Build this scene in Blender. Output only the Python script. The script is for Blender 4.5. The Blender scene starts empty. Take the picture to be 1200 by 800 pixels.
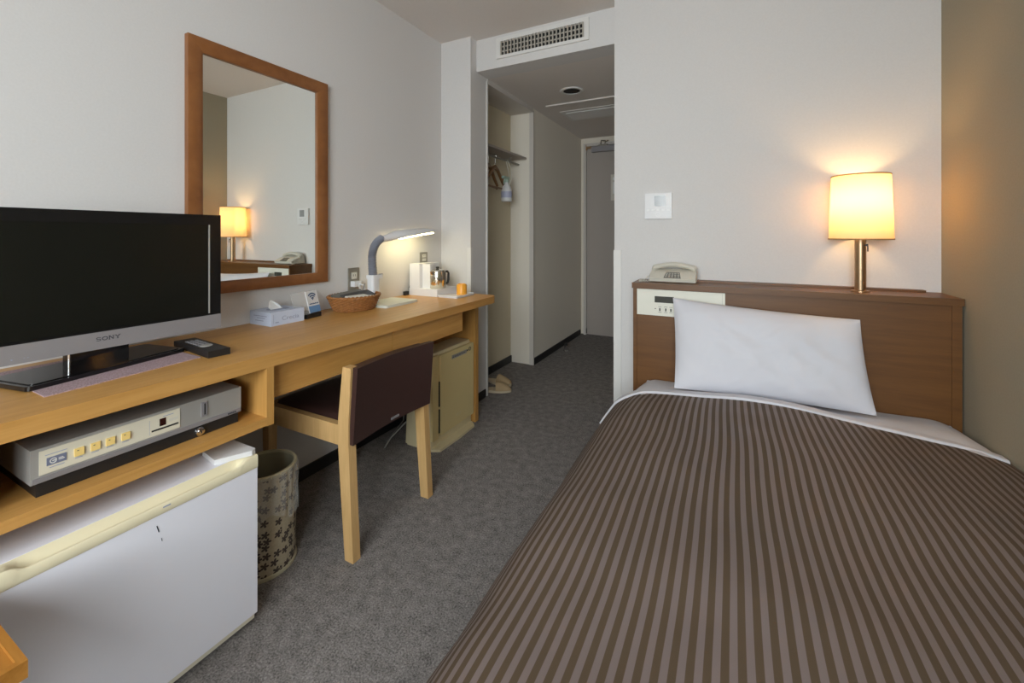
import bpy, bmesh, math, random
from mathutils import Vector, Matrix, noise
random.seed(7)
PI = math.pi
scn = bpy.context.scene
COL = scn.collection

# ------------------------------------------------------------------ materials
def _new(name):
    m = bpy.data.materials.new(name); m.use_nodes = True
    nt = m.node_tree; b = nt.nodes['Principled BSDF']
    return m, nt, b
def N(nt, t, **kw):
    n = nt.nodes.new(t)
    for k, v in kw.items():
        if k in n.inputs: n.inputs[k].default_value = v
        else: setattr(n, k, v)
    return n
def setp(b, **kw):
    for k, v in kw.items():
        k = k.replace('_', ' ')
        if k in b.inputs: b.inputs[k].default_value = v
def rgba(c): return (c[0], c[1], c[2], 1)
def plain(name, c, rough=.5, metal=0, var=.06, scale=12, bump=0, bscale=80, spec=.5):
    """flat colour with a little mottling"""
    m, nt, b = _new(name)
    setp(b, Roughness=rough, Metallic=metal, Specular_IOR_Level=spec)
    tc = N(nt, 'ShaderNodeTexCoord'); nz = N(nt, 'ShaderNodeTexNoise', Scale=scale, Detail=3)
    nt.links.new(tc.outputs['Object'], nz.inputs['Vector'])
    mx = N(nt, 'ShaderNodeMix', data_type='RGBA')
    mx.inputs[6].default_value = rgba([v*(1-var) for v in c]); mx.inputs[7].default_value = rgba([min(1, v*(1+var)) for v in c])
    nt.links.new(nz.outputs['Fac'], mx.inputs[0]); nt.links.new(mx.outputs[2], b.inputs['Base Color'])
    if bump:
        n2 = N(nt, 'ShaderNodeTexNoise', Scale=bscale, Detail=4)
        nt.links.new(tc.outputs['Object'], n2.inputs['Vector'])
        bp = N(nt, 'ShaderNodeBump', Strength=bump, Distance=.002)
        nt.links.new(n2.outputs['Fac'], bp.inputs['Height']); nt.links.new(bp.outputs['Normal'], b.inputs['Normal'])
    return m
def wood(name, c1, c2, stretch=(1, .06, 1), scale=26, rough=.38, fleck=None):
    m, nt, b = _new(name)
    setp(b, Roughness=rough)
    tc = N(nt, 'ShaderNodeTexCoord'); mp = N(nt, 'ShaderNodeMapping'); mp.inputs['Scale'].default_value = stretch
    nt.links.new(tc.outputs['Object'], mp.inputs['Vector'])
    n1 = N(nt, 'ShaderNodeTexNoise', Scale=scale, Detail=5, Roughness=.62, Distortion=.5)
    n2 = N(nt, 'ShaderNodeTexNoise', Scale=scale*6, Detail=2)
    nt.links.new(mp.outputs['Vector'], n1.inputs['Vector']); nt.links.new(mp.outputs['Vector'], n2.inputs['Vector'])
    ad = N(nt, 'ShaderNodeMath', operation='MULTIPLY_ADD'); ad.inputs[1].default_value = .35
    nt.links.new(n2.outputs['Fac'], ad.inputs[0]); nt.links.new(n1.outputs['Fac'], ad.inputs[2])
    cr = N(nt, 'ShaderNodeValToRGB'); cr.color_ramp.elements[0].position = .42; cr.color_ramp.elements[1].position = .82
    cr.color_ramp.elements[0].color = rgba(c1); cr.color_ramp.elements[1].color = rgba(c2)
    nt.links.new(ad.outputs[0], cr.inputs['Fac']); nt.links.new(cr.outputs['Color'], b.inputs['Base Color'])
    bp = N(nt, 'ShaderNodeBump', Strength=.06, Distance=.001)
    nt.links.new(n2.outputs['Fac'], bp.inputs['Height']); nt.links.new(bp.outputs['Normal'], b.inputs['Normal'])
    return m
def paper(name, c, c2, rough=.85):
    """woven vinyl wallpaper"""
    m, nt, b = _new(name); setp(b, Roughness=rough, Specular_IOR_Level=.25)
    tc = N(nt, 'ShaderNodeTexCoord')
    nz = N(nt, 'ShaderNodeTexNoise', Scale=160, Detail=3); n2 = N(nt, 'ShaderNodeTexNoise', Scale=2.2, Detail=2)
    for n in (nz, n2): nt.links.new(tc.outputs['Object'], n.inputs['Vector'])
    mx = N(nt, 'ShaderNodeMix', data_type='RGBA'); mx.inputs[6].default_value = rgba(c); mx.inputs[7].default_value = rgba(c2)
    nt.links.new(nz.outputs['Fac'], mx.inputs[0]); nt.links.new(mx.outputs[2], b.inputs['Base Color'])
    bp = N(nt, 'ShaderNodeBump', Strength=.18, Distance=.0012)
    nt.links.new(nz.outputs['Fac'], bp.inputs['Height']); nt.links.new(bp.outputs['Normal'], b.inputs['Normal'])
    return m
def emis(name, c, s):
    m, nt, b = _new(name); setp(b, Base_Color=rgba(c), Emission_Color=rgba(c), Emission_Strength=s); return m

M = {}
M['wall'] = paper('off white wallpaper', (.635, .622, .615), (.695, .682, .675))
M['trimwall'] = plain('white painted trim', (.72, .71, .69), .5, var=.02)
M['hall'] = paper('hall wallpaper', (.77, .72, .63), (.83, .78, .69))
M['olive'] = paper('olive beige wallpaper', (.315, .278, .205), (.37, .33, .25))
M['ceil'] = paper('ceiling paper', (.69, .645, .61), (.75, .705, .67))
M['black_base'] = plain('black skirting', (.012, .012, .013), .5)
M['door'] = plain('greige door paint', (.41, .365, .33), .5, var=.02)
M['frame_paint'] = plain('greige frame paint', (.60, .56, .52), .5, var=.02)
M['desk'] = wood('honey beech veneer', (.42, .205, .048), (.56, .30, .088), (1, .06, 1))
M['deskv'] = wood('honey beech veneer upright', (.40, .195, .046), (.54, .29, .084), (1, 1, .06))
M['chairwood'] = wood('pale beech', (.50, .30, .115), (.64, .41, .18), (1, 1, .08), 30)
M['head'] = wood('brown cherry veneer', (.105, .039, .007), (.148, .060, .012), (.07, 1, 1), 30, .42)
M['mframe'] = wood('red cherry moulding', (.175, .058, .014), (.27, .105, .03), (1, .2, .2), 24, .4)
M['bench'] = wood('orange oak', (.30, .12, .018), (.46, .21, .045), (.10, 1, 1), 22, .35)
M['hangerwood'] = wood('hanger wood', (.16, .075, .025), (.26, .13, .045))
M['white_pl'] = plain('white plastic', (.72, .72, .73), .35, var=.02)
M['fridge'] = plain('fridge white enamel', (.80, .80, .87), .32, var=.02)
M['cream_pl'] = plain('yellowed cream plastic', (.74, .67, .47), .55, var=.05)
M['pale_cream'] = plain('pale cream plastic', (.66, .62, .50), .4, var=.04)
M['purifier'] = plain('cream beige plastic', (.68, .55, .27), .45, var=.03)
M['purifier_side'] = plain('pale beige plastic', (.66, .57, .36), .45, var=.03)
M['black_gloss'] = plain('black gloss plastic', (.006, .006, .007), .12, var=.02)
M['black_pl'] = plain('black plastic', (.012, .012, .013), .42)
M['screen'] = plain('dark screen', (.004, .005, .004), .22, var=.02)
M['silver'] = plain('silver paint', (.30, .29, .305), .42, .35, var=.02)
M['alu'] = plain('brushed grey metal', (.40, .39, .37), .42, .35, var=.03)
M['chrome'] = plain('chrome', (.75, .75, .76), .12, 1, var=.01)
M['steel'] = plain('stainless steel', (.70, .66, .58), .14, 1, var=.02)
M['brass'] = plain('brushed brass', (.44, .30, .18), .34, 1, var=.03)
M['leather'] = plain('brown leatherette', (.050, .024, .021), .36, var=.08, scale=40, bump=.25, bscale=260)
M['outlet'] = plain('grey metal plate', (.30, .28, .24), .4, .4)
M['ivory'] = plain('ivory plastic', (.66, .63, .56), .4)
M['phone'] = plain('phone ivory', (.60, .575, .50), .4)
M['phone_grey'] = plain('phone grey', (.15, .14, .12), .5)
M['panel_cream'] = plain('cream control panel', (.74, .73, .64), .4, var=.01)
M['sheet'] = plain('white cotton', (.66, .66, .71), .85, var=.015, bump=.12, bscale=500, spec=.2)
M['slipper'] = plain('tan slipper cloth', (.40, .29, .16), .8)
M['slipper_sole'] = plain('pale slipper sole', (.50, .42, .30), .8)
M['cup'] = plain('orange plastic', (.80, .36, .035), .35, var=.03)
M['grey_rib'] = plain('grey blue plastic', (.23, .24, .28), .5)
M['lampwhite'] = plain('lamp silver white plastic', (.74, .74, .75), .38, var=.02)
M['tissue'] = plain('tissue box card', (.52, .58, .72), .6, var=.03)
M['tissue_paper'] = plain('tissue paper', (.80, .80, .80), .9)
M['ink'] = plain('grey print', (.30, .34, .47), .6)
M['ink_dark'] = plain('dark print', (.03, .035, .05), .6)
M['sign_blue'] = plain('sign blue', (.13, .27, .50), .5)
M['sign_ink'] = plain('sign navy', (.04, .09, .20), .5)
M['button'] = plain('yellow button', (.85, .62, .22), .4)
M['logo'] = plain('blue grey badge', (.17, .19, .27), .4)
M['lcd'] = plain('grey display', (.045, .045, .035), .25)
M['wicker'] = plain('brown wicker', (.30, .125, .036), .55, var=.45, scale=70)
M['book'] = plain('booklet paper', (.74, .72, .66), .6)
M['dark_book'] = plain('dark cover', (.02, .02, .025), .4)
M['lens'] = plain('frosted diffuser', (.80, .80, .80), .4)
M['vent'] = plain('vent metal', (.42, .39, .34), .5)
M['vent_dark'] = plain('vent dark', (.01, .01, .01), .8)
M['greenspray'] = plain('pale green plastic', (.40, .52, .45), .4)
M['label'] = plain('bottle label', (.45, .47, .62), .5)
M['strap'] = plain('white cord', (.68, .66, .58), .7)
M['black_cord'] = plain('black cord', (.012, .012, .012), .5)
M['grey_cord'] = plain('grey cord', (.28, .28, .26), .5)

def carpet():
    m, nt, b = _new('grey loop carpet'); setp(b, Roughness=.95, Specular_IOR_Level=.1)
    tc = N(nt, 'ShaderNodeTexCoord')
    n1 = N(nt, 'ShaderNodeTexNoise', Scale=190, Detail=4, Roughness=.7); n2 = N(nt, 'ShaderNodeTexNoise', Scale=30, Detail=3)
    for n in (n1, n2): nt.links.new(tc.outputs['Object'], n.inputs['Vector'])
    ad = N(nt, 'ShaderNodeMath', operation='MULTIPLY_ADD'); ad.inputs[1].default_value = .3
    nt.links.new(n2.outputs['Fac'], ad.inputs[0]); nt.links.new(n1.outputs['Fac'], ad.inputs[2])
    cr = N(nt, 'ShaderNodeValToRGB'); e = cr.color_ramp.elements
    e[0].position = .46; e[1].position = .86; e[0].color = (.068, .063, .060, 1); e[1].color = (.375, .348, .335, 1)
    nt.links.new(ad.outputs[0], cr.inputs['Fac']); nt.links.new(cr.outputs['Color'], b.inputs['Base Color'])
    bp = N(nt, 'ShaderNodeBump', Strength=.7, Distance=.004)
    nt.links.new(n1.outputs['Fac'], bp.inputs['Height']); nt.links.new(bp.outputs['Normal'], b.inputs['Normal'])
    return m
M['carpet'] = carpet()

def stripes():
    """satin stripes running along the bed, from the cloth's own UVs (u = metres across)"""
    m, nt, b = _new('brown satin stripe'); setp(b, Specular_IOR_Level=.35)
    tc = N(nt, 'ShaderNodeTexCoord'); sp = N(nt, 'ShaderNodeSeparateXYZ'); nt.links.new(tc.outputs['UV'], sp.inputs[0])
    mu = N(nt, 'ShaderNodeMath', operation='MULTIPLY'); mu.inputs[1].default_value = 1/.0218
    fr = N(nt, 'ShaderNodeMath', operation='FRACT')
    nt.links.new(sp.outputs[0], mu.inputs[0]); nt.links.new(mu.outputs[0], fr.inputs[0])
    cr = N(nt, 'ShaderNodeValToRGB'); e = cr.color_ramp.elements
    e[0].position = 0; e[0].color = (0, 0, 0, 1); e[1].position = .47; e[1].color = (0, 0, 0, 1)
    for p, v in ((.51, 1), (.96, 1), (1.0, 0)):
        q = e.new(p); q.color = (v, v, v, 1)
    nt.links.new(fr.outputs[0], cr.inputs['Fac'])
    mx = N(nt, 'ShaderNodeMix', data_type='RGBA'); mx.inputs[6].default_value = (.084, .056, .033, 1); mx.inputs[7].default_value = (.172, .134, .126, 1)  # paler stripe colour also carries the satin's sheen
    nt.links.new(cr.outputs['Color'], mx.inputs[0]); nt.links.new(mx.outputs[2], b.inputs['Base Color'])
    mr = N(nt, 'ShaderNodeMapRange'); mr.inputs['To Min'].default_value = .75; mr.inputs['To Max'].default_value = .5
    nt.links.new(cr.outputs['Color'], mr.inputs['Value']); nt.links.new(mr.outputs[0], b.inputs['Roughness'])
    return m
M['stripe'] = stripes()

def placemat():
    m, nt, b = _new('mauve woven mat'); setp(b, Roughness=.9)
    tc = N(nt, 'ShaderNodeTexCoord'); v = N(nt, 'ShaderNodeTexVoronoi', Scale=260)
    nt.links.new(tc.outputs['Object'], v.inputs['Vector'])
    cr = N(nt, 'ShaderNodeValToRGB'); e = cr.color_ramp.elements
    e[0].color = (.16, .095, .11, 1); e[1].color = (.40, .29, .31, 1); e[1].position = .6
    nt.links.new(v.outputs['Distance'], cr.inputs['Fac']); nt.links.new(cr.outputs['Color'], b.inputs['Base Color'])
    return m
M['mat'] = placemat()

def flowers():
    """beige bin paper printed with dark five-petal blossoms"""
    m, nt, b = _new('blossom print'); setp(b, Roughness=.55)
    tc = N(nt, 'ShaderNodeTexCoord'); mp = N(nt, 'ShaderNodeMapping'); mp.inputs['Scale'].default_value = (1, 1, 1)
    nt.links.new(tc.outputs['UV'], mp.inputs['Vector'])
    v = N(nt, 'ShaderNodeTexVoronoi', Scale=1.0); v.voronoi_dimensions = '2D'; v.inputs['Randomness'].default_value = .75
    nt.links.new(mp.outputs['Vector'], v.inputs['Vector'])
    sub = N(nt, 'ShaderNodeVectorMath', operation='SUBTRACT')
    nt.links.new(mp.outputs['Vector'], sub.inputs[0]); nt.links.new(v.outputs['Position'], sub.inputs[1])
    sp = N(nt, 'ShaderNodeSeparateXYZ'); nt.links.new(sub.outputs[0], sp.inputs[0])
    at = N(nt, 'ShaderNodeMath', operation='ARCTAN2'); nt.links.new(sp.outputs[1], at.inputs[0]); nt.links.new(sp.outputs[0], at.inputs[1])
    m5 = N(nt, 'ShaderNodeMath', operation='MULTIPLY'); m5.inputs[1].default_value = 2.5; nt.links.new(at.outputs[0], m5.inputs[0])
    co = N(nt, 'ShaderNodeMath', operation='COSINE'); nt.links.new(m5.outputs[0], co.inputs[0])
    ab = N(nt, 'ShaderNodeMath', operation='ABSOLUTE'); nt.links.new(co.outputs[0], ab.inputs[0])
    rad = N(nt, 'ShaderNodeMath', operation='MULTIPLY_ADD'); rad.inputs[1].default_value = .32; rad.inputs[2].default_value = .15
    nt.links.new(ab.outputs[0], rad.inputs[0])
    lt = N(nt, 'ShaderNodeMath', operation='LESS_THAN'); nt.links.new(v.outputs['Distance'], lt.inputs[0]); nt.links.new(rad.outputs[0], lt.inputs[1])
    hue = N(nt, 'ShaderNodeSeparateColor'); nt.links.new(v.outputs['Color'], hue.inputs[0])
    gt = N(nt, 'ShaderNodeMath', operation='GREATER_THAN'); gt.inputs[1].default_value = .22; nt.links.new(hue.outputs[0], gt.inputs[0])
    an = N(nt, 'ShaderNodeMath', operation='MULTIPLY'); nt.links.new(lt.outputs[0], an.inputs[0]); nt.links.new(gt.outputs[0], an.inputs[1])
    nz = N(nt, 'ShaderNodeTexNoise', Scale=3, Detail=2); nt.links.new(mp.outputs['Vector'], nz.inputs['Vector'])
    bg = N(nt, 'ShaderNodeMix', data_type='RGBA'); bg.inputs[6].default_value = (.34, .29, .20, 1); bg.inputs[7].default_value = (.52, .46, .34, 1)
    nt.links.new(nz.outputs['Fac'], bg.inputs[0])
    mx = N(nt, 'ShaderNodeMix', data_type='RGBA'); mx.inputs[7].default_value = (.055, .04, .035, 1)
    nt.links.new(an.outputs[0], mx.inputs[0]); nt.links.new(bg.outputs[2], mx.inputs[6]); nt.links.new(mx.outputs[2], b.inputs['Base Color'])
    return m
M['blossom'] = flowers()
M['bin_in'] = plain('bin inside', (.30, .28, .20), .6)
M['bin_rim'] = plain('bin rim', (.50, .46, .32), .5)

def mirror_mat():
    m, nt, b = _new('mirror glass'); setp(b, Base_Color=(.86, .88, .84, 1), Metallic=1, Roughness=.0); return m
M['mirror'] = mirror_mat()
def shade_mat():
    m, nt, b = _new('lamp shade cloth'); nt.nodes.remove(b); out = nt.nodes['Material Output']
    d = N(nt, 'ShaderNodeBsdfDiffuse', Color=(.84, .76, .60, 1)); t = N(nt, 'ShaderNodeBsdfTranslucent', Color=(.94, .71, .39, 1))
    mx = N(nt, 'ShaderNodeMixShader'); mx.inputs[0].default_value = .55
    nt.links.new(d.outputs[0], mx.inputs[1]); nt.links.new(t.outputs[0], mx.inputs[2]); nt.links.new(mx.outputs[0], out.inputs['Surface'])
    return m
M['shade'] = shade_mat()
def film(name, c, a, rough=.15):
    m, nt, b = _new(name); setp(b, Base_Color=rgba(c), Roughness=rough, Alpha=a); return m
M['film'] = film('thin clear film', (.85, .85, .85), .16, .2)
M['acryl'] = film('clear acrylic', (.8, .82, .82), .22, .1)
def glass_pane():
    m, nt, b = _new('window glass'); nt.nodes.remove(b); out = nt.nodes['Material Output']
    t = N(nt, 'ShaderNodeBsdfTransparent', Color=(.96, .98, .97, 1)); g = N(nt, 'ShaderNodeBsdfGlossy', Roughness=.02)
    mx = N(nt, 'ShaderNodeMixShader'); mx.inputs[0].default_value = .06
    nt.links.new(t.outputs[0], mx.inputs[1]); nt.links.new(g.outputs[0], mx.inputs[2]); nt.links.new(mx.outputs[0], out.inputs['Surface'])
    return m
M['pane'] = glass_pane()
M['bulb'] = emis('warm bulb', (1, .61, .25), 80)
M['tube'] = emis('fluorescent tube', (1, .87, .50), 11)
M['plastic_bag'] = film('clear bin bag', (.75, .75, .72), .25, .25)

# ------------------------------------------------------------------ mesh helpers
class MB:
    def __init__(s): s.bm = bmesh.new(); s.uv = None
    def _bev(s, verts, w, seg=2):
        if not w: return
        vs = set(verts); es = [e for e in s.bm.edges if e.verts[0] in vs and e.verts[1] in vs]
        es = [e for e in es if len(e.link_faces) == 2 and e.calc_face_angle(0) > .5]
        if es: bmesh.ops.bevel(s.bm, geom=es, offset=w, segments=seg, affect='EDGES', profile=.5, clamp_overlap=True)
    def box(s, lo, hi, bev=.002, mat=None, seg=2):
        lo = Vector(lo); hi = Vector(hi)
        P = [(x, y, z) for x in (lo.x, hi.x) for y in (lo.y, hi.y) for z in (lo.z, hi.z)]
        v = [s.bm.verts.new((mat @ Vector(p)) if mat else p) for p in P]
        for f in ((0, 1, 3, 2), (4, 6, 7, 5), (0, 4, 5, 1), (2, 3, 7, 6), (0, 2, 6, 4), (1, 5, 7, 3)): s.bm.faces.new([v[i] for i in f])
        s._bev(v, bev, seg); return s
    def prism(s, pts, a0, a1, axis=2, bev=.001, seg=2, mat=None):
        """polygon of 2-D points swept along an axis (the two kept axes stay in cyclic order)"""
        def put(p, a):
            q = {0: (a, p[0], p[1]), 1: (p[0], a, p[1]), 2: (p[0], p[1], a)}[axis]
            return (mat @ Vector(q)) if mat else q
        A = [s.bm.verts.new(put(p, a0)) for p in pts]; B = [s.bm.verts.new(put(p, a1)) for p in pts]; n = len(pts)
        s.bm.faces.new(A[::-1]); s.bm.faces.new(B)
        for i in range(n): s.bm.faces.new((A[i], A[(i+1) % n], B[(i+1) % n], B[i]))
        s._bev(A+B, bev, seg); return s
    def loft(s, secs, cap=True, bev=0, closed=True, seg=2):
        R = [[s.bm.verts.new(p) for p in sec] for sec in secs]; n = len(R[0]); allv = [v for r in R for v in r]
        for a, b in zip(R, R[1:]):
            for i in range(n if closed else n-1): s.bm.faces.new((a[i], a[(i+1) % n], b[(i+1) % n], b[i]))
        if cap: s.bm.faces.new(R[0][::-1]); s.bm.faces.new(R[-1])
        if bev: s._bev(allv, bev, seg)
        return s
    def lathe(s, prof, c=(0, 0, 0), n=40, sx=1, sy=1, mat=None, a0=0):
        """prof = (r, z) pairs; r == 0 closes"""
        rings = []
        for r, z in prof:
            if r <= 1e-6:
                p = Vector((c[0], c[1], c[2]+z)); rings.append([s.bm.verts.new((mat @ p) if mat else p)])
            else:
                L = []
                for k in range(n):
                    a = 2*PI*k/n+a0; p = Vector((c[0]+r*sx*math.cos(a), c[1]+r*sy*math.sin(a), c[2]+z)); L.append(s.bm.verts.new((mat @ p) if mat else p))
                rings.append(L)
        for a, b in zip(rings, rings[1:]):
            if len(a) == 1 and len(b) == 1: continue
            for k in range(n):
                k2 = (k+1) % n
                if len(a) == 1: s.bm.faces.new((a[0], b[k2], b[k]))
                elif len(b) == 1: s.bm.faces.new((a[k], a[k2], b[0]))
                else: s.bm.faces.new((a[k], a[k2], b[k2], b[k]))
        return s
    def cyl(s, c, r, h, axis=2, n=28, bev=0):
        m = {2: Matrix(), 0: Matrix.Rotation(PI/2, 4, 'Y'), 1: Matrix.Rotation(-PI/2, 4, 'X')}[axis]
        m = Matrix.Translation(c) @ m; b = min(bev, r*.5, h*.4)
        pr = [(0, 0), (r-b, 0), (r, b), (r, h-b), (r-b, h), (0, h)] if b else [(0, 0), (r, 0), (r, h), (0, h)]
        return s.lathe(pr, n=n, mat=m)
    def tube(s, pts, r, n=10, closed=False, rx=None):
        pts = [Vector(p) for p in pts]; rad = r if callable(r) else (lambda t: r); L = len(pts); secs = []; up = None
        for i, p in enumerate(pts):
            if closed: t = (pts[(i+1) % L]-pts[i-1]).normalized()
            else: t = (pts[min(i+1, L-1)]-pts[max(i-1, 0)]).normalized()
            if up is None:
                up = Vector((0, 0, 1)) if abs(t.z) < .9 else Vector((1, 0, 0))
            b = t.cross(up).normalized(); up = b.cross(t).normalized(); rr = rad(i/(L-1))
            secs.append([p+(b*math.cos(2*PI*k/n)*(rx or 1)+up*math.sin(2*PI*k/n))*rr for k in range(n)])
        if closed: secs.append(secs[0]); return s.loft(secs, cap=False)
        return s.loft(secs)
    def grid(s, f, nu, nv, uvf=None, closed_u=False):
        V = [[s.bm.verts.new(f(i/nu, j/nv)) for i in range(nu+1)] for j in range(nv+1)]
        lay = s.bm.loops.layers.uv.verify() if uvf else None
        for j in range(nv):
            for i in range(nu):
                fc = s.bm.faces.new((V[j][i], V[j][i+1], V[j+1][i+1], V[j+1][i]))
                if lay:
                    for lp, (a, b) in zip(fc.loops, ((i, j), (i+1, j), (i+1, j+1), (i, j+1))): lp[lay].uv = uvf(a/nu, b/nv)
        return s
    def text(s, body, size, mat, depth=.0008, sx=1.0, align='LEFT'):
        cu = bpy.data.curves.new('t', 'FONT'); cu.body = body; cu.size = size; cu.extrude = depth; cu.align_x = align
        ob = bpy.data.objects.new('t', cu); COL.objects.link(ob); dg = bpy.context.evaluated_depsgraph_get(); dg.update()
        me = bpy.data.meshes.new_from_object(ob.evaluated_get(dg)); me.transform(mat @ Matrix.Diagonal((sx, 1, 1, 1)))
        s.bm.from_mesh(me); bpy.data.objects.remove(ob); bpy.data.curves.remove(cu); bpy.data.meshes.remove(me); return s
    def move(s, m): bmesh.ops.transform(s.bm, matrix=m, verts=s.bm.verts); return s

WM = {}   # world matrix of every thing and part
def thing(name, label, cat, loc=(0, 0, 0), rotz=0, group=None):
    o = bpy.data.objects.new(name, None); COL.objects.link(o); o.location = loc; o.rotation_euler = (0, 0, rotz); o.empty_display_size = .05
    o['label'] = label; o['category'] = cat
    if group: o['group'] = group
    WM[o.name] = Matrix.Translation(loc) @ Matrix.Rotation(rotz, 4, 'Z'); return o
def build(name, mb, mat, parent=None, local=False, smooth=True, mods=None, label=None):
    """link one mesh object; shapes are given in world metres unless local"""
    bmesh.ops.recalc_face_normals(mb.bm, faces=mb.bm.faces)
    me = bpy.data.meshes.new(name); mb.bm.to_mesh(me); mb.bm.free()
    for m in (mat if isinstance(mat, (list, tuple)) else [mat]): me.materials.append(m)
    o = bpy.data.objects.new(name, me); COL.objects.link(o)
    if smooth:
        for p in me.polygons: p.use_smooth = True
        try: me.set_sharp_from_angle(angle=math.radians(38))
        except Exception: pass
    W = Matrix()
    if parent is not None:
        W = WM[parent.name]; o.parent = parent
        if not local: me.transform(W.inverted())
    WM[o.name] = W
    if label: o['label'] = label
    return o
def tag(o, label, cat, group=None):
    o['label'] = label; o['category'] = cat
    if group: o['group'] = group
    return o
def struct(name, mb, mat, parent=None, label=None, smooth=True):
    o = build(name, mb, mat, parent, smooth=smooth)
    if parent is None: o['kind'] = 'structure'
    if label: o['label'] = label
    return o
def settle(o):
    """give a one-mesh thing an origin at its own base"""
    vs = [v.co for v in o.data.vertices]; c = Vector(((min(v.x for v in vs)+max(v.x for v in vs))/2, (min(v.y for v in vs)+max(v.y for v in vs))/2, min(v.z for v in vs)))
    o.data.transform(Matrix.Translation(-c)); o.location = c; WM[o.name] = Matrix.Translation(c); return o
def rrect(x0, x1, y0, y1, r, n=5, corners=(1, 1, 1, 1)):
    """rounded rectangle, counter-clockwise from the lower-left corner"""
    P = []
    for (cx, cy, a, on) in ((x0+r, y0+r, PI, corners[0]), (x1-r, y0+r, 1.5*PI, corners[1]), (x1-r, y1-r, 0, corners[2]), (x0+r, y1-r, .5*PI, corners[3])):
        if on: P += [(cx+r*math.cos(a+.5*PI*k/n), cy+r*math.sin(a+.5*PI*k/n)) for k in range(n+1)]
        else: P.append((cx+(r if math.cos(a+.785) > 0 else -r), cy+(r if math.sin(a+.785) > 0 else -r)))
    return P
XF = lambda x, y, z: Matrix.Translation((x, y, z)) @ Matrix(((0, 0, 1, 0), (1, 0, 0, 0), (0, 1, 0, 0), (0, 0, 0, 1)))   # text on a face looking to +x
YF = lambda x, y, z: Matrix.Translation((x, y, z)) @ Matrix(((1, 0, 0, 0), (0, 0, -1, 0), (0, 1, 0, 0), (0, 0, 0, 1)))   # text on a face looking to -y

# ------------------------------------------------------------------ the room
HC = 2.31; HH = 2.11; RX = 2.40; HY = 2.24; HX = 1.124; PX = .225; EY = 4.42; BY = -.95
struct('floor', MB().box((-.3, BY-.2, -.1), (RX+.2, EY+.2, 0), 0), M['carpet'])
struct('ceiling', MB().box((-.2, BY-.2, HC), (RX+.2, 2.46, HC+.1), 0), M['ceil'])
struct('ceiling_hall', MB().box((-.2, 2.45, HH), (HX+.1, EY+.15, HH+.3), 0), M['ceil'])
struct('wall_left', MB().box((-.15, BY-.15, 0), (0, EY+.15, HC), 0), M['wall'])
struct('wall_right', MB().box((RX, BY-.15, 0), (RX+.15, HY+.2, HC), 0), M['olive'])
struct('wall_head', MB().box((HX, HY, 0), (RX, EY+.15, HC), 0), M['wall'])
struct('wall_pillar', MB().box((0, HY, 0), (PX, 2.444, HC), 0), M['wall'])
struct('wall_hall', MB().box((0, 3.188, 0), (PX, EY+.15, HH), 0), M['hall'])
struct('wall_bulkhead', MB().box((.20, 2.31, HH), (HX, 2.45, HC), 0), M['wall'])
struct('wall_closet', MB().box((0, 2.444, 0), (.015, 3.188, HH), 0), paper('closet wallpaper', (.60, .53, .39), (.66, .585, .44)))
struct('wall_end', MB().box((PX, EY+.03, 0), (.29, EY+.15, HH), 0).box((1.05, EY+.03, 0), (HX, EY+.15, HH), 0).box((.29, EY+.03, 2.02), (1.05, EY+.15, HH), 0), M['hall'])
wx0, wx1, wz0, wz1 = .70, 2.30, .70, 2.05
struct('wall_rear', MB().box((0, BY-.15, 0), (RX, BY, wz0), 0).box((0, BY-.15, wz1), (RX, BY, HC), 0)
       .box((0, BY-.15, wz0), (wx0, BY, wz1), 0).box((wx1, BY-.15, wz0), (RX, BY, wz1), 0), M['wall'])
w = thing('window_1', 'wide window in the rear wall', 'window', ((wx0+wx1)/2, BY-.08, wz0)); w['kind'] = 'structure'
mb = MB()
for a, b in (((wx0, wz0), (wx1, wz0+.05)), ((wx0, wz1-.05), (wx1, wz1)), ((wx0, wz0+.05), (wx0+.05, wz1-.05)), ((wx1-.05, wz0+.05), (wx1, wz1-.05)), (((wx0+wx1)/2-.03, wz0+.05), ((wx0+wx1)/2+.03, wz1-.05))):
    mb.box((a[0], BY-.11, a[1]), (b[0], BY-.05, b[1]), .003)
build('window_frame', mb, M['alu'], w)
build('window_pane', MB().box((wx0+.05, BY-.083, wz0+.05), (wx1-.05, BY-.077, wz1-.05), 0), M['pane'], w)
# skirting
struct('baseboard_left', MB().box((0, .0, 0), (.010, HY, .052), .001), M['black_base'])
struct('baseboard_pillar', MB().box((PX-.02, HY-.008, 0), (PX+.008, 2.415, .052), .001).box((0.011, HY-.008, 0), (PX-.02, HY, .052), .001), M['black_base'])
struct('baseboard_closet', MB().box((.015, 2.444, 0), (.025, 3.188, .055), .001), M['black_base'])
struct('baseboard_hall', MB().box((PX, 3.19, 0), (PX+.008, EY-.02, .055), .001), M['black_base'])
# corner guards and the closet's opening trim
def guard(name, pts): struct(name, MB().prism(pts, 0, .99, 2, .001), M['trimwall'])
guard('trim_1', [(PX-.022, HY-.004), (PX+.004, HY-.004), (PX+.004, HY+.022), (PX, HY+.022), (PX, HY), (PX-.022, HY)])
guard('trim_2', [(HX-.004, HY+.045), (HX-.004, HY-.004), (HX+.036, HY-.004), (HX+.036, HY), (HX, HY), (HX, HY+.045)])
struct('trim_3', MB().box((PX-.03, 2.43, 0), (PX+.006, 2.446, 2.09), .001), M['trimwall'])
struct('trim_4', MB().box((PX-.03, 3.176, 0), (PX+.006, 3.192, 2.09), .001), M['frame_paint'])
struct('trim_5', MB().box((.0155, 2.446, 2.075), (PX+.006, 3.176, HH), .001), M['frame_paint'])
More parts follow.
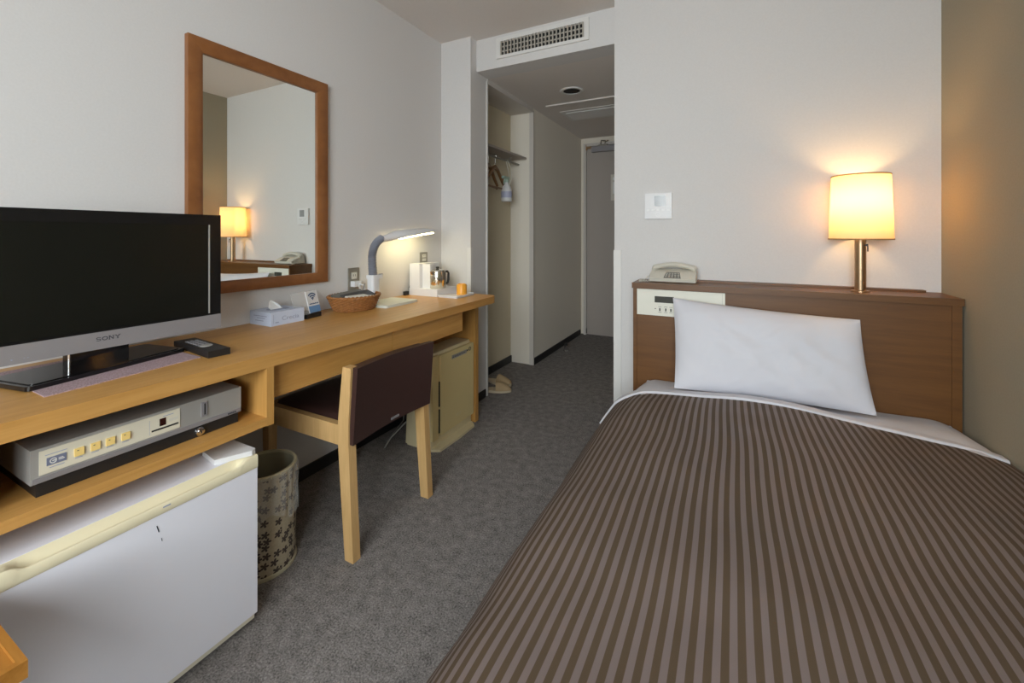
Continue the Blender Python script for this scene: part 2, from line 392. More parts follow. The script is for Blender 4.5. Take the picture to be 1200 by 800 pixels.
# entrance door
mb = MB().box((.262, EY-.012, 0), (.29, EY+.10, 2.045), .002).box((1.05, EY-.012, 0), (1.08, EY+.10, 2.045), .002).box((.29, EY-.012, 2.015), (1.05, EY+.10, 2.045), .002)
d = thing('door_1', 'greige entrance door at the end of the hall', 'door', (.67, EY, 0)); d['kind'] = 'structure'
build('door_frame', mb, M['frame_paint'], d)
build('door_leaf', MB().box((.293, EY+.008, .006), (1.047, EY+.05, 2.012), .002), M['door'], d)
build('hinge', MB().cyl((.292, EY-.002, 1.975), .011, .06).box((.296, EY-.004, 1.99), (.345, EY+.008, 2.015), .001), M['brass'], d)
build('hinge', MB().cyl((.292, EY-.002, .02), .010, .05), M['chrome'], d)
build('door_handle', MB().cyl((.98, EY-.05, 1.0), .012, .055, 1).box((.87, EY-.055, .99), (.99, EY-.04, 1.012), .004), M['chrome'], d)
c = thing('door_closer', 'silver closer bar at the top of the entrance door', 'door closer', (.5, EY, 1.98))
build('body', MB().box((.36, EY-.05, 1.945), (.66, EY+.008, 2.0), .006), M['silver'], c)
build('arm', MB().box((.44, EY-.055, 2.0), (.53, EY-.03, 2.016), .003).tube([(.455, EY-.04, 2.012), (.47, EY-.06, 2.055), (.5, EY-.012, 2.06)], .006).tube([(.50, EY-.04, 2.012), (.51, EY-.05, 2.04), (.53, EY-.008, 2.06)], .005), M['outlet'], c)
n = thing('notice', 'pale notice plate on the entrance door', 'notice', (.62, EY, 1.4))
build('plate', MB().box((.555, EY-.001, 1.43), (.72, EY+.008, 1.70), .001), M['ivory'], n)
build('print', MB().box((.575, EY-.003, 1.50), (.70, EY-.001, 1.62), 0).box((.575, EY-.003, 1.64), (.70, EY-.001, 1.67), 0), M['lens'], n)

# ------------------------------------------------------------------ hall ceiling and bulkhead fittings
v = thing('air_vent', 'beige air vent with upright slats in the bulkhead over the hall', 'vent', (.66, 2.31, 2.17))
x0, x1, z0, z1 = .403, .939, 2.178, 2.264
mb = MB().box((.376, 2.297, 2.160), (x0, 2.31, 2.288), .002).box((x1, 2.297, 2.160), (.966, 2.31, 2.288), .002).box((x0, 2.297, z1), (x1, 2.31, 2.288), .002).box((x0, 2.297, 2.160), (x1, 2.31, z0), .002)
build('vent_frame', mb, M['trimwall'], v)
build('backing', MB().box((x0, 2.3085, z0), (x1, 2.3098, z1), 0), M['vent_dark'], v)
for k in range(24):
    x = x0+.006+(x1-x0-.012)*k/23
    build('slat', MB().box((x-.0035, 2.297, z0), (x+.0035, 2.306, z1), 0), M['vent'], v)
for k in range(3):
    z = z0+(z1-z0)*(k+.5)/3+.012
    build('crossbar', MB().box((x0, 2.306, z-.004), (x1, 2.3085, z+.004), 0), M['vent'], v)
s = thing('ceiling_speaker', 'round black recessed fitting in the hall ceiling', 'ceiling fitting', (.65, 2.92, HH))
build('ring', MB().lathe([(.062, -.001), (.060, -.006), (.078, -.008), (.084, -.002), (.084, 0), (.062, 0)], (.65, 2.92, HH)), M['trimwall'], s)
build('grille', MB().lathe([(0, -.004), (.03, -.0045), (.061, -.002), (.061, 0), (0, 0)], (.65, 2.92, HH)), M['vent_dark'], s)
struct('trim_6', MB().box((.345, 3.165, HH-.010), (HX, 3.185, HH), .001).box((.345, 3.185, HH-.006), (HX, 3.80, HH), .001), M['ceil'])
f = thing('ceiling_light', 'unlit white strip light on the hall ceiling by the door', 'ceiling light', (.75, 3.5, HH))
build('tray', MB().box((.39, 3.36, HH-.010), (1.10, 3.68, HH-.006), .001), M['trimwall'], f)
build('diffuser', MB().prism(rrect(.42, 1.08, 3.41, 3.63, .02), HH-.014, HH-.010, 2, .001), M['lens'], f)

# ------------------------------------------------------------------ closet
sh = tag(settle(build('closet_shelf', MB().box((.0155, 2.448, 1.692), (.170, 3.174, 1.708), .002), M['door'])), 'greige shelf high up in the open closet', 'shelf')
r = thing('clothes_rail', 'dark metal rail under the closet shelf', 'clothes rail', (.09, 2.8, 1.66))
build('rod', MB().cyl((.095, 2.447, 1.655), .008, .728, 1), M['outlet'], r)
for y in (2.47, 3.02): build('bracket', MB().box((.085, y-.005, 1.655), (.105, y+.005, 1.692), .001), M['outlet'], r)
def hanger(y0, x, tilt, label):
    h = thing('clothes_hanger', label, 'hanger', (x, y0, 1.665), tilt, 'wooden hangers in the closet')
    hook = [(0, .016*math.cos(t), .016*math.sin(t)-.002) for t in [PI+.5-k*(PI+.5+PI/2)/12 for k in range(13)]]+[(0, 0, -.05), (0, 0, -.085)]
    build('hook', MB().tube(hook, .0025, 8), M['chrome'], h, local=True)
    arm = [(0, -.19, -.215), (0, -.12, -.165), (0, -.05, -.105), (0, 0, -.085), (0, .05, -.105), (0, .12, -.165), (0, .19, -.215)]
    build('shoulder', MB().tube(arm, lambda t: .014+.004*math.sin(PI*t), 10, rx=.7), M['hangerwood'], h, local=True)
    build('trouser_bar', MB().tube([(0, -.18, -.235), (0, .18, -.235)], .007, 8).box((-.006, -.186, -.245), (.006, -.174, -.20), .002).box((-.006, .174, -.245), (.006, .186, -.20), .002), M['hangerwood'], h, local=True)
hanger(2.78, .095, .10, 'brown wooden hanger on the closet rail, nearer the spray bottle')
hanger(2.68, .095, .16, 'brown wooden hanger on the closet rail, behind the front one')
b = thing('spray_bottle', 'white spray bottle with pale green trigger head hanging in the closet', 'spray bottle', (.11, 2.935, 1.33))
c0 = (.11, 2.935, 1.33)
build('bottle', MB().lathe([(0, 0), (.036, 0), (.042, .006), (.042, .085), (.034, .115), (.018, .135), (.016, .15), (0, .15)], c0, 28), M['white_pl'], b)
build('label_band', MB().lathe([(.0424, .03), (.0427, .03), (.0427, .078), (.0424, .078)], c0, 28), M['label'], b)
mb = MB().lathe([(0, .15), (.019, .15), (.019, .168), (.012, .172), (.012, .178), (0, .178)], c0, 20)
mb.prism([(2.875, 1.525), (2.96, 1.525), (2.965, 1.505), (2.94, 1.50), (2.925, 1.508), (2.875, 1.507)], .098, .122, 0, .004)
build('spray_head', mb, M['greenspray'], b)
build('trigger', MB().tube([(.11, 2.912, 1.506), (.11, 2.896, 1.485), (.11, 2.893, 1.462)], .006, 8), M['greenspray'], b)
st = [(.11, 2.965, 1.44), (.115, 2.985, 1.50), (.11, 2.965, 1.58), (.10, 2.95, 1.645), (.088, 2.952, 1.664), (.098, 2.965, 1.664), (.12, 2.985, 1.60), (.122, 3.0, 1.53), (.114, 2.975, 1.45)]
tag(settle(build('strap', MB().tube(st, .003, 8), M['strap'])), 'white loop of cord hanging from the closet rail', 'cord')

# ------------------------------------------------------------------ slippers, door stop
def slipper(x, y, rot, label, sc=.88):
    o = thing('slipper', label, 'slipper', (x, y, 0), rot, 'slippers in the closet recess')
    def outline(t, k): # t around the sole
        a = 2*PI*t; return (.112*math.cos(a), (.038+.010*math.cos(a))*math.sin(a))
    build('sole', MB().prism([outline(i/28, 0) for i in range(28)], 0, .016, 2, .005), M['slipper_sole'], o, local=True)
    def upper(u, v):
        xx = .005+.103*v; wd = (.038+.010*xx/.112)*math.sqrt(max(0, 1-(xx/.112)**2))+.002; a = PI*u
        return (xx, wd*math.cos(a), .014+(.048*(1-v)**.5+.006)*math.sin(a))
    build('upper', MB().grid(upper, 16, 10), M['slipper'], o, local=True)
slipper(.235, 2.535, .42, 'tan slipper by the closet edge, nearer the desk')
slipper(.180, 2.680, -.15, 'tan slipper by the closet edge, behind the other one')
ds = thing('door_stop', 'small chrome door stop on the hall carpet', 'door stop', (.315, 3.72, 0))
build('post', MB().lathe([(0, 0), (.022, 0), (.02, .006), (.014, .01), (.014, .05), (0, .05)], (.315, 3.72, 0), 20), M['chrome'], ds)
build('buffer', MB().lathe([(0, .05), (.018, .05), (.018, .066), (.012, .07), (0, .07)], (.315, 3.72, 0), 20), M['black_pl'], ds)

# ------------------------------------------------------------------ desk
DT = .725; DX = .485; DE = 2.12
dk = thing('desk', 'long honey beech desk along the left wall', 'desk', (.24, 1.0, 0))
pts = [(0, -.35), (DX, -.35)]+[(DX-.045+.045*math.cos(a), DE-.045+.045*math.sin(a)) for a in [PI/2*k/8 for k in range(9)]]+[(0, DE)]
build('desktop', MB().prism(pts, DT-.038, DT, 2, .003), M['desk'], dk)
build('side_panel', MB().box((.02, 2.062, 0), (.372, 2.095, DT-.038), .002), M['deskv'], dk)
build('side_panel', MB().box((.02, -.33, 0), (.47, -.30, DT-.038), .002), M['deskv'], dk)
build('partition', MB().box((.011, .762, .520), (DX, .784, DT-.038), .002), M['deskv'], dk)
build('partition', MB().box((.011, .205, .545), (DX-.03, .227, DT-.038), .002), M['deskv'], dk)  # unseen partition, added to keep window light off the coin box
build('shelf', MB().box((.011, -.30, .522), (DX, .762, .545), .002), M['desk'], dk)
build('back_panel', MB().box((.001, -.30, .545), (.011, .762, DT-.038), 0), M['desk'], dk)
build('drawer_rail', MB().box((.40, .784, .668), (.43, 1.81, .687), .001).box((.011, .784, .575), (.43, .790, .687), .001), M['desk'], dk)
for y0, y1 in ((.792, 1.304), (1.308, 1.808)):
    dr = build('drawer', MB().box((.435, y0, .583), (.455, y1, .684), .002), M['desk'], dk)
    build('drawer_box', MB().box((.06, y0+.02, .590), (.435, y1-.015, .60), 0).box((.06, y0+.02, .60), (.435, y0+.032, .665), 0).box((.06, y1-.027, .60), (.435, y1-.015, .665), 0), M['deskv'], dr)

# ------------------------------------------------------------------ television, mat, remote
tag(settle(build('placemat', MB().prism([(.05, .352), (.374, .347), (.343, .662), (.04, .667)], DT, DT+.002, 2, 0), M['mat'])), 'mauve woven mat under the television stand', 'mat')
tv = thing('television', 'black flat television with silver lower strip on the desk', 'television', (.20, .498, DT+.002))
TY0, TY1, TZ0, TZ1, TX = .224, .773, .778, 1.132, .235
mb = MB().box((TX-.045, TY0, TZ0), (TX-.004, TY1, TZ1), .006)
mb.box((TX-.075, TY0+.06, TZ0+.04), (TX-.045, TY1-.06, TZ1-.06), .012)
build('cabinet', mb, M['black_pl'], tv)
SY0, SY1, SZ0, SZ1 = .252, .741, .828, 1.101
mb = MB().box((TX-.004, TY0, SZ1), (TX, TY1, TZ1), .0015).box((TX-.004, TY0, TZ0+.044), (TX, SY0, SZ1), .0015).box((TX-.004, SY1, TZ0+.044), (TX, TY1, SZ1), .0015).box((TX-.004, SY0, TZ0+.044), (TX, SY1, SZ0), .0015)
build('bezel', mb, M['black_gloss'], tv)
build('screen', MB().box((TX-.004, SY0, SZ0), (TX-.0025, SY1, SZ1), 0), M['screen'], tv)
build('bezel_glint', MB().box((TX-.003, SY1-.0025, SZ0), (TX+.0005, SY1+.0005, SZ1), 0), M['alu'], tv)  # pale strip stands in for the reflection along the inner bezel
stp = build('lower_strip', MB().box((TX-.004, TY0, TZ0), (TX+.001, TY1, TZ0+.044), .0015), M['silver'], tv)
# lettering with slab serifs
def letters(mb, y0, y1, zb, zt, x, th):
    h = zt-zb; wl = (y1-y0)/4.9; g = wl*.3; dp = .0006
    def bar(a, b, t):
        a = Vector((0, a[0], a[1])); b = Vector((0, b[0], b[1])); dr = (b-a).normalized(); nn = Vector((0, -dr.z, dr.y))*t/2
        q = [a+nn, b+nn, b-nn, a-nn]; mb.prism([(p.y, p.z) for p in q], x, x+dp, 0, 0)
    def arc(cy, cz, ry, rz, a0, a1, t, n=14):
        P = [(cy+ry*math.cos(a0+(a1-a0)*k/n), cz+rz*math.sin(a0+(a1-a0)*k/n)) for k in range(n+1)]
        for p, q in zip(P, P[1:]): bar(p, q, t)
    ty = th*.6; c = y0
    arc(c+wl/2, zb+h*.73, wl*.42, h*.25, .35, PI*1.5, th*.8); arc(c+wl/2, zb+h*.27, wl*.42, h*.25, PI/2, -PI+.35, th*.8)
    c += wl+g; arc(c+wl*.5, zb+h/2, wl*.52, h*.46, 0, 2*PI, th, 22)
    c += wl+g*1.1; bar((c+wl*.1, zb), (c+wl*.1, zt), th*.8); bar((c+wl*.9, zb), (c+wl*.9, zt), th*.8); bar((c+wl*.1, zt), (c+wl*.9, zb), th)
    for q, zz in ((.1, zb), (.1, zt), (.9, zt)): bar((c+wl*(q-.17), zz), (c+wl*(q+.17), zz), ty)
    c += wl+g*1.1; bar((c+wl*.05, zt), (c+wl*.5, zb+h*.45), th*.9); bar((c+wl*.95, zt), (c+wl*.5, zb+h*.45), th*.9); bar((c+wl*.5, zb), (c+wl*.5, zb+h*.47), th*.9)
    for q, zz in ((.05, zt), (.95, zt), (.5, zb)): bar((c+wl*(q-.2), zz), (c+wl*(q+.2), zz), ty)
mb = MB(); letters(mb, .4755, .5225, .7995, .8085, TX+.001, .0016); build('lettering', mb, M['ink_dark'], stp, smooth=False)
build('led', MB().cyl((TX+.001, .333, .789), .0015, .0006, 0, 10).cyl((TX+.001, .352, .789), .001, .0006, 0, 10).cyl((TX+.001, .358, .789), .001, .0006, 0, 10), M['ink'], stp)
rz = Matrix.Translation((.19, .505, 0)) @ Matrix.Rotation(math.radians(11), 4, 'Z')
build('stand_base', MB().prism(rrect(-.085, .083, -.185, .155, .012), DT+.002, DT+.012, 2, .003, mat=rz).prism(rrect(-.075, .073, -.175, .145, .01), DT+.012, DT+.014, 2, 0, mat=rz), M['black_gloss'], tv)
build('stand_neck', MB().prism(rrect(-.030, .0, -.070, .062, .006), DT+.014, TZ0+.05, 2, .002, mat=rz), M['black_gloss'], tv)
build('neck_trim', MB().cyl(tuple(rz @ Vector((.004, -.073, DT+.014))), .0025, .045), M['chrome'], tv, label='bright upright rod beside the neck')
rc = thing('remote_control', 'black remote control lying on the desk beside the television stand', 'remote control', (.29, .695, DT), math.radians(-76))
ww = .028
build('body', MB().loft([[(-.120+.24*t, -ww, 0), (-.120+.24*t, ww, 0), (-.120+.24*t, ww, .016+.003*t), (-.120+.24*t, -ww, .016+.003*t)] for t in (0, .5, 1)], bev=.003).move(Matrix.Rotation(PI/2, 4, 'Z')), M['black_pl'], rc, local=True)
mb = MB()
for i in range(3):
    for j in range(6): mb.box((-.016+i*.012, -.07+j*.018, .016), (-.008+i*.012, -.06+j*.018, .0195), .001)
build('buttons', mb, M['silver'], rc, local=True)
build('control_pad', MB().lathe([(0, .0205), (.013, .0205), (.016, .019), (.016, .016), (0, .016)], (0, .035, 0), 24), M['alu'], rc, local=True)
rc.rotation_euler.z = math.radians(-96); rc.location = (.257, .706, DT)

# ------------------------------------------------------------------ coin box under the desktop
vb = thing('coin_box', 'grey metal coin box for pay television on the desk shelf', 'coin box', (.28, .515, .545))
FX = .44
build('base', MB().box((.13, .318, .5455), (FX-.002, .709, .573), .002), M['black_pl'], vb)
build('case', MB().box((.12, .310, .573), (FX, .716, .642), .0025), M['alu'], vb)
build('front_rail', MB().box((FX, .312, .574), (FX+.002, .714, .584), .0008), M['silver'], vb)
pn = build('front_panel', MB().box((FX, .322, .588), (FX+.0015, .566, .636), .0005), M['pale_cream'], vb)
build('badge', MB().box((FX+.0015, .332, .603), (FX+.0025, .361, .619), 0), M['logo'], pn)
mb = MB().lathe([(.0055, 0), (.0038, 0), (.0038, .0008), (.0055, .0008)], mat=Matrix.Translation((FX+.0025, .3415, .611)) @ Matrix.Rotation(PI/2, 4, 'Y'), n=20)
mb.box((FX+.0025, .340, .610), (FX+.0033, .347, .612), 0).box((FX+.0025, .349, .609), (FX+.0033, .358, .6105), 0).box((FX+.0025, .349, .612), (FX+.0033, .356, .6132), 0)
build('badge_mark', mb, M['trimwall'], pn)
for y in (.380, .406, .431, .458):
    q = build('push_button', MB().box((FX+.0015, y-.0075, .6035), (FX+.005, y+.0075, .6195), .0015), M['button'], pn)
    build('pointer', MB().box((FX+.005, y-.004, .6145), (FX+.0054, y-.001, .616), 0), M['ink_dark'], q)
for y in (.380, .406, .431, .458): build('button_caption', MB().box((FX+.0015, y-.006, .5985), (FX+.0019, y+.006, .5998), 0), M['ink'], pn)
build('heading', MB().box((FX+.0015, .330, .6245), (FX+.0019, .362, .6258), 0), M['ink'], pn)
build('caption', MB().box((FX+.0015, .336, .5975), (FX+.0019, .358, .599), 0), M['ink'], pn)
build('caption', MB().box((FX+.0015, .53, .6275), (FX+.0019, .552, .629), 0), M['ink'], pn)
build('divider', MB().box((FX+.0015, .503, .593), (FX+.0018, .5035, .628), 0), M['ink'], pn)
build('price_print', MB().box((FX+.0015, .542, .611), (FX+.0019, .562, .618), 0), M['phone'], pn)
build('card_slot', MB().box((FX+.0015, .507, .599), (FX+.0025, .562, .6025), .0005), M['black_pl'], pn)
build('display_window', MB().box((FX+.0015, .523, .607), (FX+.0022, .536, .6245), 0), plain('dark red window', (.03, .006, .004), .2), pn)
build('coin_slot', MB().box((FX, .614, .595), (FX+.003, .628, .632), .003), M['silver'], vb)
build('slot_opening', MB().box((FX+.003, .6205, .599), (FX+.0034, .6235, .628), 0), M['vent_dark'], vb)
mb = MB()
for k, y in enumerate((.680, .6845, .689, .6935, .698)): mb.box((FX, y, .576+.0), (FX+.0025, y+.0032, .580), 0)
build('maker_print', mb, M['ink_dark'], vb, smooth=False)
mb = MB().lathe([(0, 0), (.0115, 0), (.0115, .004), (.008, .009), (.005, .0095), (0, .0085)], mat=Matrix.Translation((FX-.002, .612, .559)) @ Matrix.Rotation(PI/2, 4, 'Y'), n=28)
lk = build('lock', mb, M['chrome'], vb)
build('keyhole', MB().box((FX+.007, .6108, .555), (FX+.0078, .6132, .563), 0), M['vent_dark'], lk)

# ------------------------------------------------------------------ fridge
fr = thing('mini_fridge', 'white mini fridge with cream handle strip under the desk', 'refrigerator', (.26, .48, 0))
fy0, fy1 = .236, .720
build('body', MB().box((.03, fy0+.004, .02), (.462, fy1-.004, .456), .004).box((.462, fy0+.002, .432), (.479, fy1-.002, .456), 0), M['fridge'], fr)
build('top', MB().prism(rrect(.02, .480, fy0, fy1, .01), .456, .466, 2, .003), M['fridge'], fr)
dr = build('door', MB().box((.466, fy0, .032), (.509, fy1, .430), .006, seg=3), M['fridge'], fr)
# handle strip: a cream lip with a scooped groove behind it, flat at both ends
def hs(y):
    t = (y-fy0)/(fy1-fy0); e = min(1, max(0, min(t, 1-t)-.055)/.06); e = e*e*(3-2*e)
    zt = .4655-.0125*e; gd = .028*e
    return [(.480, y, .430), (.510, y, .430), (.5115, y, .434), (.5115, y, zt-.004), (.509, y, zt-.0005), (.505, y, zt), (.5015, y, zt-.001-.25*gd), (.4985, y, .4655-gd*.85), (.490, y, .4655-gd*.7), (.482, y, .4655-.003*e), (.480, y, .4655)]
ys = [fy0+(fy1-fy0)*k/60 for k in range(61)]
hd = build('door_handle', MB().loft([hs(y) for y in ys]), M['cream_pl'], dr)
build('handle_print', MB().box((.5115, .50, .443), (.5118, .515, .446), 0), M['ink'], dr, smooth=False)
build('hinge_cover', MB().prism([(.385, fy1-.075), (.468, fy1-.088), (.505, fy1-.012), (.500, fy1), (.395, fy1)], .4665, .480, 2, .005, 3), M['white_pl'], fr)
build('kick_strip', MB().box((.462, fy0+.004, .018), (.505, fy1-.006, .031), .003), M['pale_cream'], fr)
for y in (fy0+.03, fy1-.03):
    build('foot', MB().cyl((.47, y, 0), .012, .02), M['pale_cream'], fr); build('foot', MB().cyl((.06, y, 0), .012, .02), M['pale_cream'], fr)
build('scratch', MB().tube([(.5093, .489, .408), (.5093, .4915, .398), (.5093, .493, .392)], .0009, 6).tube([(.5093, .498, .375), (.5093, .499, .368)], .0007, 6), M['ink_dark'], dr, label='dark scuff mark on the door')

# ------------------------------------------------------------------ waste bin
wb = thing('waste_bin', 'beige blossom patterned waste bin beside the fridge', 'waste bin', (.31, .863, 0))
bc = Vector((.31, .863, 0)); br = .095; bh = .318
def binf(u, v): a = 2*PI*u; return bc+Vector((br*math.cos(a), br*math.sin(a), .008+(bh-.012)*v))
mb = MB().grid(binf, 56, 6, uvf=lambda u, v: (u*2*PI*br/.027, v*bh/.027))
bmesh.ops.remove_doubles(mb.bm, verts=mb.bm.verts, dist=1e-5)
build('shell', mb, M['blossom'], wb)
build('liner', MB().lathe([(br-.003, bh), (br-.004, .012), (0, .01)], bc, 48), M['bin_in'], wb)
build('rim', MB().lathe([(br-.006, bh-.004), (br-.006, bh+.003), (br+.001, bh+.004), (br+.004, bh), (br+.003, bh-.007), (br, bh-.008)], bc, 56), M['bin_rim'], wb)
build('base_ring', MB().lathe([(0, 0), (br+.002, 0), (br+.004, .005), (br+.002, .012), (br-.004, .013), (0, .012)], bc, 56), M['bin_rim'], wb)
def bag(u, v):
    a = -.9+1.9*u; r = br+.006+.006*math.sin(a*9+v*3)*v+.003*math.sin(23*a); return bc+Vector((r*math.cos(a), r*math.sin(a), bh+.002-v*(.14+.02*math.sin(5*a))))
build('bin_bag', MB().grid(bag, 40, 10), M['plastic_bag'], wb, label='clear bag folded over the rim')

# ------------------------------------------------------------------ chair
ch = thing('desk_chair', 'beech desk chair with brown padded back tucked under the desk', 'chair', (.34, 1.205, 0))
def post(yc, hy=.0155, zs=1):
    S = []
    for z, xc, hx in ((0, .560, .019), (.20, .545, .022), (.38, .533, .0245), (.45, .533, .0245), (.62, .548, .0195), (.634, .549, .0185)):
        z *= zs
        S.append([(xc-hx, yc-hy, z), (xc+hx, yc-hy, z), (xc+hx, yc+hy, z), (xc-hx, yc+hy, z)])
    return MB().loft(S, bev=.004, seg=3)
CY0, CY1 = 1.006, 1.390
build('leg', post(CY0), M['chairwood'], ch); build('leg', post(CY1, zs=.975), M['chairwood'], ch)
for y in (CY0, CY1):
    S = [[(.125-hx, y-hx, z), (.125+hx, y-hx, z), (.125+hx, y+hx, z), (.125-hx, y+hx, z)] for z, hx in ((0, .013), (.30, .017), (.437, .018))]
    build('leg', MB().loft(S, bev=.003), M['chairwood'], ch)
for y in (CY0, CY1): build('seat_rail', MB().box((.143, y-.012, .370), (.512, y+.012, .437), .003), M['chairwood'], ch)
build('seat_rail', MB().box((.113, CY0+.018, .375), (.137, CY1-.018, .437), .003), M['chairwood'], ch)
build('seat_rail', MB().box((.52, CY0+.0155, .375), (.544, CY1-.0155, .410), .003), M['chairwood'], ch)
def seat(u, v):
    x = .110+.405*u; y = CY0+.014+(CY1-CY0-.028)*v; e = (1-abs(2*u-1)**6)*(1-abs(2*v-1)**6)
    return (x, y, .428+.022*e**.5-.004*math.sin(PI*u)*math.sin(PI*v))
mb = MB().grid(seat, 24, 24); mb.box((.112, CY0+.016, .410), (.513, CY1-.016, .429), .002); build('seat', mb, M['leather'], ch)
def bx(z): return .535+(z-.40)*(.552-.535)/.22
def backshell(off0, off1, z0, z1, ya, yb, bev, n=14):
    S = []
    for k in range(n+1):
        t = k/n; y = ya+(yb-ya)*t; bow = -.016*math.sin(PI*t)
        S.append([(bx(z0)+off0+bow, y, z0), (bx(z0)+off1+bow, y, z0), (bx(z1)+off1+bow, y, z1), (bx(z1)+off0+bow, y, z1)])
    return MB().loft(S, bev=bev, seg=3)
build('back_board', backshell(-.004, .020, .372, .626, CY0+.014, CY1-.014, .002), M['chairwood'], ch)
build('backrest', backshell(.0195, .040, .380, .636, CY0-.010, CY1+.004, .009), M['leather'], ch, label='brown leatherette rear pad')
build('backrest', backshell(-.022, -.003, .440, .626, CY0+.017, CY1-.017, .008), M['leather'], ch)
build('maker_tab', MB().box((bx(.395)+.025, 1.185, .390), (bx(.395)+.0275, 1.225, .398), .0005), M['silver'], ch)

# ------------------------------------------------------------------ air purifier
ap = thing('air_purifier', 'cream air purifier standing under the right end of the desk', 'air purifier', (.27, 1.87, 0))
def apsec(z, x0, x1, y0, y1, r): return [(px, py, z) for px, py in rrect(x0, x1, y0, y1, r, 4)]
build('body', MB().loft([apsec(.012, .19, .352, 1.675, 2.056, .012), apsec(.25, .20, .352, 1.679, 2.054, .014), apsec(.46, .22, .352, 1.684, 2.052, .016), apsec(.475, .235, .346, 1.690, 2.046, .016)]), M['purifier_side'], ap)
fp = build('front_panel', MB().prism(rrect(1.738, 2.046, .058, .462, .008), .352, .370, 0, .004, 2), M['purifier'], ap)
build('side_frame', MB().prism(rrect(1.682, 1.730, .045, .466, .006), .350, .364, 0, .004), M['purifier'], ap)
for a, b in ((.072, .190), (.205, .330)): build('air_inlet', MB().box((.351, 1.7285, a), (.367, 1.7385, b), 0), M['vent_dark'], ap)
build('control_strip', MB().box((.370, 1.835, .418), (.3712, 1.975, .438), 0), M['alu'], fp)
mb = MB()
for k in range(6): mb.box((.3712, 1.842+k*.02, .4255), (.3716, 1.854+k*.02, .4285), 0)
build('print', mb, M['ink_dark'], fp, smooth=False)
build('power_button', MB().lathe([(.007, 0), (.0105, 0), (.0105, .0015), (.007, .0015)], mat=Matrix.Translation((.370, 2.006, .434)) @ Matrix.Rotation(PI/2, 4, 'Y'), n=22), M['ink_dark'], fp)
build('power_button', MB().cyl((.370, 1.983, .430), .005, .0015, 0, 14), M['ink_dark'], fp)
build('emblem', MB().lathe([(.0155, 0), (.017, 0), (.017, .0006), (.0155, .0006)], mat=Matrix.Translation((.370, 1.90, .112)) @ Matrix.Rotation(PI/2, 4, 'Y') @ Matrix.Diagonal((.6, 1.3, 1, 1)), n=24).box((.370, 1.885, .111), (.3705, 1.915, .113), 0), M['purifier_side'], fp)
build('foot_plate', MB().prism([(.20, 1.685), (.36, 1.678), (.398, 1.70), (.404, 1.86), (.398, 2.01), (.36, 2.045), (.20, 2.04)], 0, .012, 2, .003), M['purifier_side'], ap)
build('power_cord', MB().tube([(.20, 1.68, .12), (.15, 1.62, .05), (.13, 1.60, .006), (.09, 1.66, .004), (.04, 1.78, .004), (.02, 1.86, .02), (.012, 1.88, .12)], .003, 8), M['grey_cord'], ap, label='grey cord on the carpet')

# ------------------------------------------------------------------ mirror
mr = thing('wall_mirror', 'tall mirror in a reddish brown wooden frame on the left wall', 'mirror', (0, 1.066, .857))
my0, my1, mz0, mz1, fw = .783, 1.350, .856, 1.762, .050
def side(a, b, c, d): # outer a,b ; inner c,d  (y,z)
    prof = [(0, 0), (.022, .0), (.024, .15), (.020, .8), (.014, 1), (.003, 1), (0, .9)]
    S = []
    for o, i in ((a, c), (b, d)):
        S.append([(x, o[0]+(i[0]-o[0])*t, o[1]+(i[1]-o[1])*t) for x, t in prof])
    return MB().loft(S, bev=0)
O = [(my0, mz0), (my1, mz0), (my1, mz1), (my0, mz1)]; I = [(my0+fw, mz0+fw-.006), (my1-fw, mz0+fw-.006), (my1-fw, mz1-fw), (my0+fw, mz1-fw)]
for k in range(4): build('frame_side', side(O[k], O[(k+1) % 4], I[k], I[(k+1) % 4]), M['mframe'], mr)
build('glass', MB().box((.001, my0+fw-.005, mz0+fw-.011), (.006, my1-fw+.005, mz1-fw+.005), 0), M['mirror'], mr)

# ------------------------------------------------------------------ wall sockets
def socket(y0, y1, z0, z1, label, plug):
    s = thing('wall_socket', label, 'socket', (0, (y0+y1)/2, z0), 0, 'wall sockets above the desk')
    build('plate', MB().prism(rrect(y0, y1, z0, z1, .004), 0, .006, 0, .0015), M['outlet'], s)
    ym = (y0+y1)/2
    build('insert', MB().box((.006, ym-.016, z0+(z1-z0)*.52), (.009, ym+.016, z0+(z1-z0)*.80), .001), M['ivory'], s)
    build('holes', MB().box((.009, ym-.007, z0+(z1-z0)*.62), (.0094, ym-.005, z0+(z1-z0)*.72), 0).box((.009, ym+.005, z0+(z1-z0)*.62), (.0094, ym+.007, z0+(z1-z0)*.72), 0), M['vent_dark'], s)
    if not plug: build('insert', MB().box((.006, ym-.016, z0+(z1-z0)*.18), (.009, ym+.016, z0+(z1-z0)*.42), .001), M['ivory'], s)
    return s
socket(1.483, 1.550, .793, .907, 'grey socket plate with a white plug, beside the mirror', True)
socket(2.024, 2.091, .899, .965, 'small grey socket plate above the white kettle stand', False)
pg = thing('plug', 'white plug in the grey socket by the mirror', 'plug', (.02, 1.517, .82))
build('body', MB().box((.0062, 1.495, .815), (.034, 1.539, .842), .006), M['white_pl'], pg)
build('cord', MB().tube([(.034, 1.525, .828), (.055, 1.535, .82), (.06, 1.545, .78), (.055, 1.552, .745), (.06, 1.556, .728)], .003, 8), M['white_pl'], pg)

